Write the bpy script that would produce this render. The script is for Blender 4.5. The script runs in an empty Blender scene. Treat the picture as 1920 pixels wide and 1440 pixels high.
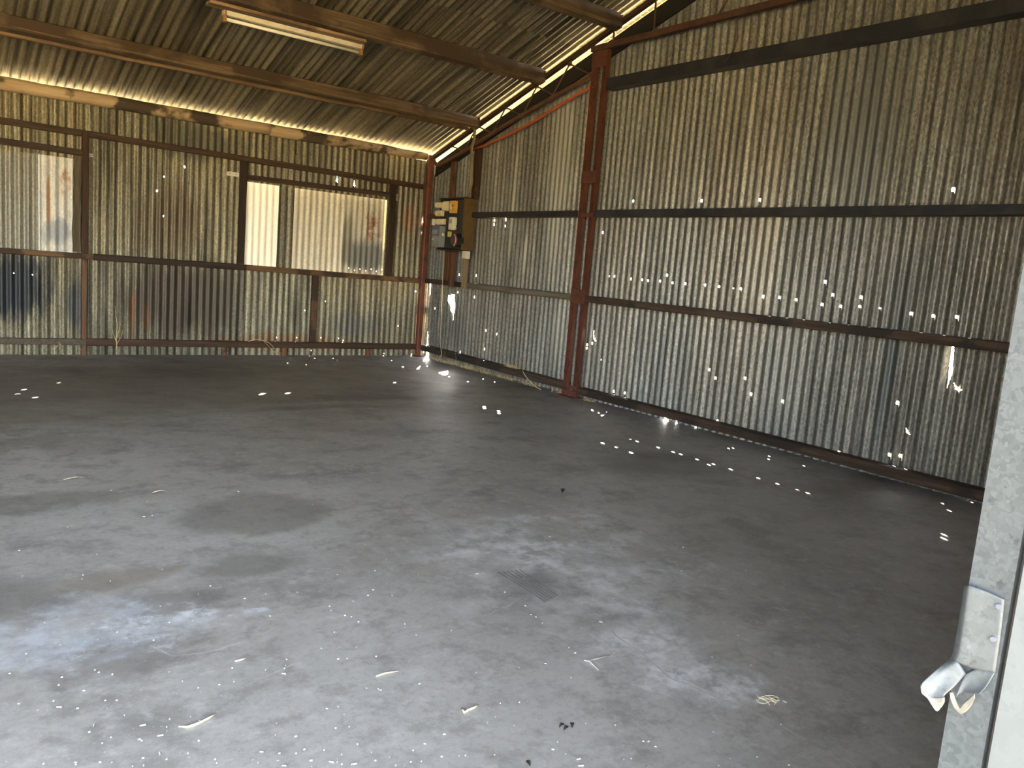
import bpy, bmesh, math, random
from mathutils import Vector, Matrix, noise

random.seed(7)
scene = bpy.context.scene
COL = scene.collection

# ------------------------------------------------------------------ camera
CAM = Vector((-5.5685, -9.5620, 1.28))
CR = Vector((0.8035066, -0.5897108, 0.0813526))     # camera right
CF = Vector((0.5950068, 0.7913236, -0.1406197))     # camera forward
CU = Vector((0.0185488, 0.1613942, 0.9867157))      # camera up
FPX = 1499.47
cam = bpy.data.cameras.new('camera')
cam.sensor_width = 36.0
cam.lens = 36.0 * FPX / 1920.0
cam.clip_start = 0.05
cam_ob = bpy.data.objects.new('camera', cam)
COL.objects.link(cam_ob)
mw = Matrix.Identity(4)
for i in range(3):
    mw[i][0] = CR[i]; mw[i][1] = CU[i]; mw[i][2] = -CF[i]; mw[i][3] = CAM[i]
cam_ob.matrix_world = mw
scene.camera = cam_ob

# ------------------------------------------------------------------ sky, sun, exposure
SUN = Vector((-0.4585, -0.6815, -0.5704)).normalized()   # direction the sunlight travels
w = bpy.data.worlds.new('sky'); scene.world = w
w.use_nodes = True
nt = w.node_tree
bg = nt.nodes['Background']
sky = nt.nodes.new('ShaderNodeTexSky')
sky.sky_type = 'NISHITA'
sky.sun_disc = False
sky.sun_elevation = math.asin(-SUN.z)
sky.sun_rotation = math.atan2(-SUN.x, -SUN.y)
sky.air_density = 1.0; sky.dust_density = 2.0; sky.ozone_density = 1.0
hs = nt.nodes.new('ShaderNodeHueSaturation')          # thin high haze: a paler sky
hs.inputs['Saturation'].default_value = 0.40
nt.links.new(sky.outputs[0], hs.inputs['Color'])
nt.links.new(hs.outputs[0], bg.inputs[0])
bg.inputs[1].default_value = 1.3
sl = bpy.data.lights.new('sun', 'SUN')
sl.energy = 62.0; sl.angle = math.radians(0.53); sl.color = (1.0, 0.93, 0.80)
so = bpy.data.objects.new('sun', sl); COL.objects.link(so)
so.rotation_euler = SUN.to_track_quat('-Z', 'Y').to_euler()
so.location = (8, 10, 12)
scene.view_settings.view_transform = 'Standard'
scene.view_settings.look = 'None'
scene.view_settings.exposure = 1.6
scene.view_settings.gamma = 1.0
scene.view_settings.use_curve_mapping = False
scene.cycles.max_bounces = 8
scene.cycles.diffuse_bounces = 5
scene.cycles.glossy_bounces = 4
scene.cycles.sample_clamp_indirect = 20.0
scene.cycles.caustics_reflective = False
scene.cycles.caustics_refractive = False

# ------------------------------------------------------------------ dimensions
XS = 0.10        # mean plane of the right (gable) wall sheets
YS = 0.07        # mean plane of the back wall sheets
XL = -11.5       # left wall
YF = -9.20       # front wall
YR = -5.2        # ridge
SL = 0.3123      # roof slope
ZE = 2.755       # roof sheet mean plane height above y = 0
ZRIDGE = ZE - SL * YR
PITCH = 0.0786
PHASE = 0.0319     # one crest of the gable wall sheets lies at this y


def ray(px, py):
    return CR * ((px - 960) / FPX) + CF + CU * (-(py - 720) / FPX)


def bp(px, py, y=0.0):
    d = ray(px, py); return CAM + d * ((y - CAM.y) / d.y)


def rp(px, py, x=0.0):
    d = ray(px, py); return CAM + d * ((x - CAM.x) / d.x)


def fp(px, py, z=0.0):
    d = ray(px, py); return CAM + d * ((z - CAM.z) / d.z)


def roof_z(y):
    return ZE - SL * y if y >= YR else ZRIDGE - SL * (YR - y)


# ------------------------------------------------------------------ object helpers
def tag(o, label=None, cat=None, group=None, kind=None):
    if label: o['label'] = label
    if cat: o['category'] = cat
    if group: o['group'] = group
    if kind: o['kind'] = kind
    return o


def empty(name, loc, label=None, cat=None, group=None, kind=None):
    o = bpy.data.objects.new(name, None); COL.objects.link(o)
    o.location = loc
    o.empty_display_size = 0.1
    return tag(o, label, cat, group, kind)


def obj(name, verts, faces, mat, parent=None, smooth=False, color=None, loc=None):
    """world-space verts; the origin is put at the piece's base"""
    if loc is None:
        xs = [v[0] for v in verts]; ys = [v[1] for v in verts]; zs = [v[2] for v in verts]
        loc = Vector(((min(xs) + max(xs)) / 2, (min(ys) + max(ys)) / 2, min(zs)))
    loc = Vector(loc)
    me = bpy.data.meshes.new(name)
    me.from_pydata([tuple(Vector(v) - loc) for v in verts], [], faces)
    me.materials.append(mat)
    if smooth:
        me.polygons.foreach_set('use_smooth', [True] * len(me.polygons))
    me.update()
    o = bpy.data.objects.new(name, me); COL.objects.link(o)
    o.location = loc
    if parent is not None:
        o.parent = parent
        o.location = loc - abs_loc(parent)
    if color: o.color = (*color, 1.0)
    return o


def abs_loc(o):
    l = Vector(o.location)
    while o.parent is not None:
        o = o.parent; l += Vector(o.location)
    return l


class Geo:
    def __init__(self): self.v = []; self.f = []

    def add(self, verts, faces):
        n = len(self.v)
        self.v += [Vector(v) for v in verts]
        self.f += [tuple(i + n for i in f) for f in faces]
        return self

    def sweep(self, prof, pts, side=None, up=None, jit=0.0, freq=3.0, seed=0.0, scale=None, cap=True):
        """extrude a closed profile (a,b) along pts; a goes along side, b along up"""
        pts = [Vector(p) for p in pts]
        n = len(prof); rings = []
        for i, p in enumerate(pts):
            t = (pts[min(i + 1, len(pts) - 1)] - pts[max(i - 1, 0)]).normalized()
            if up is None:
                u0 = Vector((0, 0, 1)) if abs(t.z) < 0.9 else Vector((1, 0, 0))
            else:
                u0 = Vector(up)
            s = Vector(side) if side is not None else t.cross(u0)
            s = (s - t * s.dot(t)).normalized()
            u = s.cross(t).normalized()
            if u.dot(u0) < 0: u = -u
            k = scale[i] if scale else 1.0
            ring = []
            for j, (a, b) in enumerate(prof):
                q = p + s * (a * k) + u * (b * k)
                if jit:
                    nv = noise.noise_vector(q * freq + Vector((seed, seed * 1.7, j * 0.13)))
                    q = q + (s * nv.x + u * nv.y) * jit
                ring.append(q)
            rings.append(ring)
        base = len(self.v)
        for r in rings: self.v += r
        for i in range(len(rings) - 1):
            for j in range(n):
                k2 = (j + 1) % n
                self.f.append((base + i * n + j, base + i * n + k2, base + (i + 1) * n + k2, base + (i + 1) * n + j))
        if cap:
            self.f.append(tuple(base + j for j in reversed(range(n))))
            self.f.append(tuple(base + (len(rings) - 1) * n + j for j in range(n)))
        return self

    def tube(self, pts, r, n=8, scale=None):
        prof = [(r * math.cos(2 * math.pi * k / n), r * math.sin(2 * math.pi * k / n)) for k in range(n)]
        return self.sweep(prof, pts, scale=scale)

    def box(self, lo, hi, bev=0.0):
        bm = bmesh.new()
        bmesh.ops.create_cube(bm, size=1.0)
        lo = Vector(lo); hi = Vector(hi)
        for v in bm.verts:
            v.co = Vector(((lo[i] + hi[i]) / 2 + v.co[i] * (hi[i] - lo[i])) for i in range(3))
        if bev:
            bmesh.ops.bevel(bm, geom=bm.edges[:], offset=bev, segments=2, profile=0.6, affect='EDGES')
        bm.verts.ensure_lookup_table()
        bm.verts.index_update()
        self.add([v.co.copy() for v in bm.verts], [tuple(v.index for v in f.verts) for f in bm.faces])
        bm.free()
        return self

    def build(self, name, mat, parent=None, smooth=False, color=None, loc=None):
        return obj(name, self.v, self.f, mat, parent, smooth, color, loc)


def lerp_pts(a, b, n):
    a = Vector(a); b = Vector(b)
    return [a.lerp(b, i / n) for i in range(n + 1)]


def rect_prof(w, h, c=0.004):
    return [(-w / 2 + c, -h / 2), (w / 2 - c, -h / 2), (w / 2, -h / 2 + c), (w / 2, h / 2 - c),
            (w / 2 - c, h / 2), (-w / 2 + c, h / 2), (-w / 2, h / 2 - c), (-w / 2, -h / 2 + c)]


def chan_prof(w, h, t=0.006):
    # C channel: web on +a side, open to -a
    return [(-w / 2, -h / 2), (w / 2, -h / 2), (w / 2, h / 2), (-w / 2, h / 2), (-w / 2, h / 2 - t),
            (w / 2 - t, h / 2 - t), (w / 2 - t, -h / 2 + t), (-w / 2, -h / 2 + t)]


def angle_prof(w, h, t=0.006):
    return [(-w / 2, -h / 2), (w / 2, -h / 2), (w / 2, -h / 2 + t), (-w / 2 + t, -h / 2 + t), (-w / 2 + t, h / 2), (-w / 2, h / 2)]


# ------------------------------------------------------------------ materials
class NT:
    def __init__(self, name):
        self.m = bpy.data.materials.new(name); self.m.use_nodes = True
        self.t = self.m.node_tree
        self.b = self.t.nodes['Principled BSDF']
        self.cache = {}

    def n(self, typ, **kw):
        nd = self.t.nodes.new(typ)
        for k, v in kw.items(): setattr(nd, k, v)
        return nd

    def link(self, a, b): self.t.links.new(a, b)

    def pos(self, scale=(1, 1, 1), rnd=False):
        g = self.n('ShaderNodeNewGeometry')
        v = self.n('ShaderNodeVectorMath', operation='MULTIPLY')
        self.link(g.outputs['Position'], v.inputs[0]); v.inputs[1].default_value = scale
        return v.outputs[0]

    def rand(self, k=37.0):
        oi = self.n('ShaderNodeObjectInfo')
        m = self.n('ShaderNodeMath', operation='MULTIPLY'); m.inputs[1].default_value = k
        self.link(oi.outputs['Random'], m.inputs[0]); return m.outputs[0]

    def noise(self, vec, scale, detail=4.0, rough=0.55, w=None):
        nd = self.n('ShaderNodeTexNoise')
        if w is not None:
            nd.noise_dimensions = '4D'; self.link(w, nd.inputs['W'])
        self.link(vec, nd.inputs['Vector'])
        nd.inputs['Scale'].default_value = scale; nd.inputs['Detail'].default_value = detail
        nd.inputs['Roughness'].default_value = rough
        return nd.outputs['Fac']

    def ramp(self, fac, a, b, smooth=True):
        mr = self.n('ShaderNodeMapRange', interpolation_type='SMOOTHSTEP' if smooth else 'LINEAR')
        self.link(fac, mr.inputs[0]); mr.inputs[1].default_value = a; mr.inputs[2].default_value = b
        return mr.outputs[0]

    def math(self, op, a, b=None):
        m = self.n('ShaderNodeMath', operation=op)
        for i, x in enumerate((a, b)):
            if x is None: continue
            if isinstance(x, (int, float)): m.inputs[i].default_value = x
            else: self.link(x, m.inputs[i])
        return m.outputs[0]

    def mix(self, fac, a, b, blend='MIX'):
        m = self.n('ShaderNodeMix', data_type='RGBA', blend_type=blend)
        if isinstance(fac, (int, float)): m.inputs[0].default_value = fac
        else: self.link(fac, m.inputs[0])
        for i, x in ((6, a), (7, b)):
            if isinstance(x, tuple): m.inputs[i].default_value = (*x, 1) if len(x) == 3 else x
            else: self.link(x, m.inputs[i])
        return m.outputs[2]

    def spot(self, col, centre, radius, color, strength=1.0, wob=0.5, wscale=(1, 1, 1), soft=0.55, fine=0.0):
        """a wobbly-edged colour patch on the surface: mostly stains, also painted dim light"""
        g = self.n('ShaderNodeNewGeometry')
        s = self.n('ShaderNodeVectorMath', operation='SUBTRACT'); self.link(g.outputs['Position'], s.inputs[0]); s.inputs[1].default_value = centre
        d = self.n('ShaderNodeVectorMath', operation='DIVIDE'); self.link(s.outputs[0], d.inputs[0]); d.inputs[1].default_value = radius
        l = self.n('ShaderNodeVectorMath', operation='LENGTH'); self.link(d.outputs[0], l.inputs[0])
        if wscale not in self.cache: self.cache[wscale] = self.noise(self.pos(wscale), 1.0, 6.0, 0.65)
        nz = self.cache[wscale]
        nz = self.math('MULTIPLY', self.math('SUBTRACT', nz, 0.5), wob * 4)
        dist = self.math('ADD', l.outputs['Value'], nz)
        f = self.ramp(dist, 1.0, 1.0 - soft)
        f = self.math('MULTIPLY', f, strength)
        if fine:
            if fine not in self.cache: self.cache[fine] = self.ramp(self.noise(self.pos((1, 1, 1)), fine, 5.0, 0.7), 0.35, 0.65)
            f2 = self.cache[fine]
            f = self.math('MULTIPLY', f, f2)
        return self.mix(f, col, color)

    def done(self, col, rough=0.6, metal=0.0, bump=None, bstr=0.2, bdist=0.01):
        if isinstance(col, tuple): self.b.inputs['Base Color'].default_value = (*col, 1)
        else: self.link(col, self.b.inputs['Base Color'])
        if isinstance(rough, (int, float)): self.b.inputs['Roughness'].default_value = rough
        else: self.link(rough, self.b.inputs['Roughness'])
        self.b.inputs['Metallic'].default_value = metal
        if bump is not None:
            bn = self.n('ShaderNodeBump'); bn.inputs['Strength'].default_value = bstr; bn.inputs['Distance'].default_value = bdist
            self.link(bump, bn.inputs['Height']); self.link(bn.outputs[0], self.b.inputs['Normal'])
        return self.m


def galv(name, c1, c2, streak, spangle=0.35, rust=0.0, rustcol=(0.22, 0.09, 0.035), spots=(), metal=0.25, rough=0.5, grime=(0.05, 0.04, 0.03), gr=0.5, translucent=0.0):
    N = NT(name)
    w4 = N.rand()
    p = N.pos(streak)
    a = N.ramp(N.noise(p, 1.0, 5.0, 0.6, w4), 0.3, 0.72)
    col = N.mix(a, c1, c2)
    # flecked zinc spangle
    v = N.n('ShaderNodeTexVoronoi'); N.link(N.pos(tuple(1.0 if s > 5 else 0.45 for s in streak)), v.inputs['Vector']); v.inputs['Scale'].default_value = 105.0
    bw = N.n('ShaderNodeRGBToBW'); N.link(v.outputs['Color'], bw.inputs[0])
    k = N.math('ADD', N.math('MULTIPLY', N.math('SUBTRACT', bw.outputs[0], 0.5), spangle * 2), 1.0)
    cmb = N.n('ShaderNodeCombineColor')
    for i in range(3): N.link(k, cmb.inputs[i])
    col = N.mix(1.0, col, cmb.outputs[0], 'MULTIPLY')
    # grime in large patches
    gf = N.math('MULTIPLY', N.ramp(N.noise(N.pos(tuple(0.5 + 0.08 * s for s in streak)), 1.2, 5.0, 0.6, w4), 0.48, 0.75), gr)
    col = N.mix(gf, col, grime)
    if rust:
        rf = N.math('MULTIPLY', N.ramp(N.noise(N.pos(tuple(0.3 * s + 0.6 for s in streak)), 1.0, 7.0, 0.7, w4), 0.56, 0.72), rust)
        col = N.mix(rf, col, rustcol)
    for s in spots: col = N.spot(col, **s)
    oi = N.n('ShaderNodeObjectInfo')
    col = N.mix(1.0, col, oi.outputs['Color'], 'MULTIPLY')
    m = N.done(col, rough, metal, N.noise(N.pos((1, 1, 1)), 30.0, 3.0), 0.15, 0.003)
    if translucent:      # weathered fibreglass sheet: a little sun comes through it
        tl = N.n('ShaderNodeBsdfTranslucent'); N.link(col, tl.inputs['Color'])
        mx = N.n('ShaderNodeMixShader'); mx.inputs[0].default_value = translucent
        N.link(N.b.outputs[0], mx.inputs[1]); N.link(tl.outputs[0], mx.inputs[2])
        N.link(mx.outputs[0], N.t.nodes['Material Output'].inputs['Surface'])
    return m


def wood(name, c1, c2, axis, rough=0.8, spots=(), patch=None, pscale=3.0):
    N = NT(name)
    sc = [28.0, 28.0, 28.0]; sc[axis] = 1.6
    w4 = N.rand()
    a = N.ramp(N.noise(N.pos(tuple(sc)), 1.0, 6.0, 0.65, w4), 0.3, 0.7)
    col = N.mix(a, c1, c2)
    if patch:
        pf = N.ramp(N.noise(N.pos((1, 1, 1)), pscale, 4.0, 0.55, w4), 0.50, 0.58)
        col = N.mix(pf, col, patch)
    for s in spots: col = N.spot(col, **s)
    oi = N.n('ShaderNodeObjectInfo')
    col = N.mix(1.0, col, oi.outputs['Color'], 'MULTIPLY')
    return N.done(col, rough, 0.0, N.noise(N.pos(tuple(sc)), 1.0, 6.0, 0.7), 0.5, 0.006)


def paint(name, c1, c2=None, scale=8.0, rough=0.55, metal=0.0, lo=0.4, hi=0.7, bstr=0.15):
    N = NT(name)
    col = c1
    f = N.noise(N.pos((1, 1, 1)), scale, 6.0, 0.65, N.rand())
    if c2: col = N.mix(N.ramp(f, lo, hi), c1, c2)
    oi = N.n('ShaderNodeObjectInfo')
    if not isinstance(col, tuple):
        col = N.mix(1.0, col, oi.outputs['Color'], 'MULTIPLY')
    return N.done(col, rough, metal, f, bstr, 0.004)


ZST = (26.0, 26.0, 0.9)
RST = (26.0, 0.22, 0.22)
M = {}
def rspot(px, py, ry, rz, c, st, ws=(20, 20, 1.5), wob=0.35, soft=0.8):
    q = rp(px, py, XS); return dict(centre=tuple(q), radius=(0.4, ry, rz), color=c, strength=st, wob=wob, wscale=ws, soft=soft)
CHALK = (0.56, 0.53, 0.44)
RSP = [rspot(962, 380, 0.05, 1.0, CHALK, 0.6), rspot(985, 470, 0.05, 0.35, CHALK, 0.7), rspot(1050, 330, 0.30, 1.5, CHALK, 0.5), rspot(1045, 620, 0.16, 0.5, CHALK, 0.35),
       rspot(905, 430, 0.35, 1.2, (0.17, 0.155, 0.11), 0.45), rspot(1425, 500, 0.25, 0.9, CHALK, 0.22), rspot(1480, 650, 0.3, 0.9, CHALK, 0.18),
       rspot(1660, 720, 0.13, 0.62, (0.085, 0.10, 0.10), 0.75, (14, 14, 1.5)), rspot(1690, 560, 0.25, 0.5, (0.12, 0.13, 0.13), 0.5, (14, 14, 1.5)),
       rspot(1240, 690, 0.06, 0.5, (0.10, 0.105, 0.10), 0.5), rspot(1620, 230, 0.42, 1.1, (0.16, 0.163, 0.16), 0.7, (6, 6, 1)),
       rspot(860, 620, 0.35, 0.35, (0.13, 0.13, 0.12), 0.6, (8, 8, 3))]
M['galv_right'] = galv('galvanised_right', (0.14, 0.133, 0.113), (0.325, 0.312, 0.272), ZST, 0.5, 0.05, gr=0.3, spots=RSP, metal=0.35, rough=0.45)
M['galv_back'] = galv('galvanised_back', (0.085, 0.072, 0.042), (0.39, 0.34, 0.215), ZST, 0.45, 0.35, gr=0.75, grime=(0.05, 0.04, 0.022),
    spots=[dict(centre=(-4.80, YS, 0.72), radius=(0.46, 0.3, 0.50), color=(0.012, 0.016, 0.024), strength=0.95, wob=0.35, wscale=(14, 14, 2.0)),
           dict(centre=(-4.20, YS, 0.55), radius=(0.14, 0.3, 0.30), color=(0.03, 0.034, 0.042), strength=0.7, wob=0.3, wscale=(14, 14, 2.0)),
           dict(centre=(-3.2, YS, 0.62), radius=(0.75, 0.3, 0.55), color=(0.085, 0.052, 0.03), strength=0.8, wob=0.35, wscale=(9, 9, 1.5)),
           dict(centre=(-3.66, YS, 0.45), radius=(0.035, 0.3, 0.36), color=(0.26, 0.10, 0.03), strength=0.8, wob=0.25, wscale=(20, 20, 2)),
           dict(centre=(-3.51, YS, 0.40), radius=(0.03, 0.3, 0.26), color=(0.26, 0.10, 0.03), strength=0.8, wob=0.25, wscale=(20, 20, 2)),
           dict(centre=(-3.06, YS, 0.55), radius=(0.07, 0.3, 0.38), color=(0.03, 0.02, 0.012), strength=0.8, wob=0.25, wscale=(12, 12, 2)),
           dict(centre=(-3.0, YS, 2.42), radius=(0.7, 0.3, 0.28), color=(0.06, 0.055, 0.04), strength=0.75, wob=0.4, wscale=(9, 9, 3)),
           dict(centre=(-2.75, YS, 0.72), radius=(0.5, 0.3, 0.45), color=(0.10, 0.075, 0.045), strength=0.6, wob=0.4, wscale=(9, 9, 1.5)),
           dict(centre=(-1.0, YS, 0.40), radius=(0.45, 0.3, 0.22), color=(0.11, 0.11, 0.10), strength=0.6, wob=0.4, wscale=(9, 9, 3)),
           dict(centre=(-3.3, YS, 1.45), radius=(0.5, 0.3, 0.55), color=(0.10, 0.062, 0.028), strength=0.6, wob=0.4, wscale=(9, 9, 1.5)),
           dict(centre=(-1.9, YS, 0.16), radius=(1.1, 0.3, 0.14), color=(0.24, 0.11, 0.035), strength=0.6, wob=0.4, wscale=(9, 9, 3)),
           dict(centre=(-0.28, YS, 1.85), radius=(0.14, 0.3, 0.25), color=(0.28, 0.12, 0.05), strength=0.6, wob=0.3, wscale=(20, 20, 5))])
M['galv_roof'] = galv('galvanised_roof', (0.05, 0.042, 0.028), (0.32, 0.275, 0.19), RST, 0.30, 0.15, gr=0.7, grime=(0.04, 0.031, 0.02), rough=0.55)
M['galv_plain'] = galv('galvanised_plain', (0.24, 0.23, 0.20), (0.36, 0.34, 0.3), ZST, 0.3, 0.1)
M['cover_white'] = galv('cover_white', (0.80, 0.74, 0.60), (0.88, 0.82, 0.68), ZST, 0.05, 0.03, gr=0.05, metal=0.0, rough=0.5, translucent=0.006)
M['cover_beige'] = galv('cover_beige', (0.66, 0.58, 0.42), (0.84, 0.76, 0.58), ZST, 0.15, 0.5, rustcol=(0.40, 0.22, 0.10), gr=0.15, metal=0.1)
M['cover_rust'] = galv('cover_rust', (0.50, 0.45, 0.33), (0.70, 0.63, 0.48), ZST, 0.2, 0.15, gr=0.15, metal=0.1,
    spots=[dict(centre=(-0.86, YS, 1.30), radius=(0.62, 0.4, 0.28), color=(0.11, 0.11, 0.10), strength=0.85, wob=0.35, wscale=(11, 11, 2.5)),
           dict(centre=(-0.78, YS, 1.68), radius=(0.20, 0.4, 0.24), color=(0.26, 0.09, 0.028), strength=1.0, wob=0.6, wscale=(16, 16, 6), fine=9.0),
           dict(centre=(-1.12, YS, 1.5), radius=(0.10, 0.4, 0.40), color=(0.24, 0.21, 0.15), strength=0.8, wob=0.3, wscale=(16, 16, 2))])
M['cover_left'] = galv('cover_left_rusty', (0.42, 0.42, 0.40), (0.72, 0.68, 0.56), ZST, 0.2, 0.5, rustcol=(0.42, 0.19, 0.06), gr=0.2, metal=0.15,
    spots=[dict(centre=(-4.31, YS, 1.80), radius=(0.07, 0.4, 0.17), color=(0.34, 0.13, 0.03), strength=0.95, wob=0.5, wscale=(16, 16, 5), fine=9.0),
           dict(centre=(-4.47, YS, 1.55), radius=(0.025, 0.4, 0.35), color=(0.40, 0.17, 0.05), strength=0.8, wob=0.3, wscale=(16, 16, 2)),
           dict(centre=(-4.40, YS, 1.28), radius=(0.2, 0.4, 0.16), color=(0.20, 0.22, 0.24), strength=0.7, wob=0.5, wscale=(12, 12, 4))])
M['dark_wood_x'] = wood('dark_timber_x', (0.030, 0.017, 0.009), (0.085, 0.048, 0.024), 0)
M['brown_wood_x'] = wood('brown_timber_x', (0.085, 0.045, 0.02), (0.20, 0.11, 0.05), 0, patch=(0.055, 0.03, 0.016), pscale=2.5)
M['dark_wood_z'] = wood('dark_timber_z', (0.028, 0.017, 0.01), (0.075, 0.043, 0.022), 2)
M['brown_wood_z'] = wood('brown_timber_z', (0.08, 0.04, 0.02), (0.19, 0.10, 0.05), 2, patch=(0.05, 0.028, 0.016), pscale=2.5)
M['bark_wood_z'] = wood('bark_board', (0.06, 0.045, 0.025), (0.17, 0.13, 0.075), 2)
M['pale_wood_z'] = wood('pale_timber_z', (0.30, 0.22, 0.14), (0.50, 0.38, 0.26), 2)
M['purlin_wood'] = wood('purlin_timber', (0.055, 0.034, 0.018), (0.19, 0.125, 0.07), 0, patch=(0.06, 0.036, 0.02), pscale=1.6)
M['log_wood'] = wood('log_plate', (0.42, 0.29, 0.16), (0.62, 0.46, 0.28), 0, patch=(0.075, 0.053, 0.033), pscale=2.2)
M['grey_wood_y'] = wood('grey_timber_y', (0.10, 0.08, 0.055), (0.23, 0.19, 0.14), 1)
M['dark_wood_y'] = wood('dark_timber_y', (0.035, 0.022, 0.014), (0.11, 0.07, 0.045), 1, patch=(0.03, 0.022, 0.017), pscale=1.8)
M['red_oxide'] = paint('red_oxide_steel', (0.165, 0.055, 0.034), (0.085, 0.035, 0.023), 9.0, 0.6)
M['rust_steel'] = paint('rusty_steel', (0.115, 0.056, 0.034), (0.062, 0.033, 0.022), 12.0, 0.75)
M['black_steel'] = paint('black_steel', (0.018, 0.018, 0.02), (0.04, 0.03, 0.024), 6.0, 0.5)
M['blue_steel'] = paint('blue_black_steel', (0.022, 0.024, 0.03), (0.05, 0.048, 0.05), 5.0, 0.5)
M['dark_board'] = paint('dark_barge', (0.005, 0.0045, 0.004), (0.010, 0.008, 0.006), 6.0, 0.85)
M['orange_conduit'] = paint('orange_conduit', (0.55, 0.12, 0.04), (0.42, 0.09, 0.035), 6.0, 0.5)
M['cable_tan'] = paint('tan_cable', (0.30, 0.22, 0.13), (0.20, 0.14, 0.08), 15.0, 0.7)
M['white_enamel'] = paint('white_enamel', (0.72, 0.66, 0.52), (0.55, 0.47, 0.33), 10.0, 0.4)
M['tube_glass'] = paint('fluorescent_tube', (0.86, 0.82, 0.70), (0.80, 0.75, 0.62), 5.0, 0.2)
M['rust_orange'] = paint('orange_rust_cap', (0.36, 0.17, 0.07), (0.24, 0.12, 0.055), 30.0, 0.7)
M['board_black'] = paint('meter_board_black', (0.016, 0.017, 0.015), (0.03, 0.03, 0.025), 12.0, 0.45)
M['box_brown'] = paint('meter_box_brown', (0.16, 0.095, 0.03), (0.12, 0.07, 0.024), 14.0, 0.6)
M['cream'] = paint('cream_plastic', (0.92, 0.80, 0.52), (0.78, 0.65, 0.40), 30.0, 0.45)
M['cream_pale'] = paint('pale_plastic', (0.92, 0.87, 0.70), (0.82, 0.75, 0.56), 20.0, 0.45)
M['orange_card'] = paint('orange_plastic', (0.95, 0.52, 0.10), (0.80, 0.40, 0.08), 18.0, 0.5)
M['grey_plastic'] = paint('grey_plastic', (0.30, 0.30, 0.27), (0.25, 0.25, 0.23), 10.0, 0.45)
M['blue_grey'] = paint('blue_grey_plastic', (0.16, 0.17, 0.21), (0.13, 0.14, 0.18), 10.0, 0.4)
M['lcd'] = paint('meter_display', (0.40, 0.40, 0.42), (0.33, 0.33, 0.36), 40.0, 0.25)
M['yellow'] = paint('yellow_tag', (0.80, 0.66, 0.25), (0.66, 0.5, 0.15), 30.0, 0.5)
M['red_plastic'] = paint('red_plastic', (0.50, 0.05, 0.04), (0.40, 0.04, 0.03), 12.0, 0.35)
M['glass_dark'] = paint('dark_meter_glass', (0.02, 0.024, 0.02), (0.03, 0.032, 0.028), 9.0, 0.12)
M['straw'] = paint('dry_straw', (0.68, 0.52, 0.27), (0.46, 0.34, 0.17), 25.0, 0.8)
M['straw_pale'] = paint('pale_straw', (0.72, 0.64, 0.45), (0.55, 0.46, 0.28), 25.0, 0.8)
M['grit'] = paint('pale_grit', (0.46, 0.45, 0.42), (0.34, 0.32, 0.28), 25.0, 0.9)
M['leaf_pale'] = paint('pale_dry_leaf', (0.62, 0.54, 0.38), (0.5, 0.42, 0.28), 25.0, 0.8)
M['dirt_dark'] = paint('dark_crumb', (0.03, 0.024, 0.018), (0.05, 0.04, 0.03), 25.0, 0.9)
M['crack_dust'] = paint('crack_dust', (0.45, 0.43, 0.39), (0.30, 0.285, 0.26), 14.0, 0.9)
M['tyre_mark'] = paint('tyre_rubber', (0.19, 0.183, 0.172), (0.25, 0.24, 0.228), 18.0, 0.8)
M['weld_wire'] = paint('netting_wire', (0.28, 0.22, 0.13), (0.2, 0.15, 0.09), 20.0, 0.6)
M['jamb_galv'] = None


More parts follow.
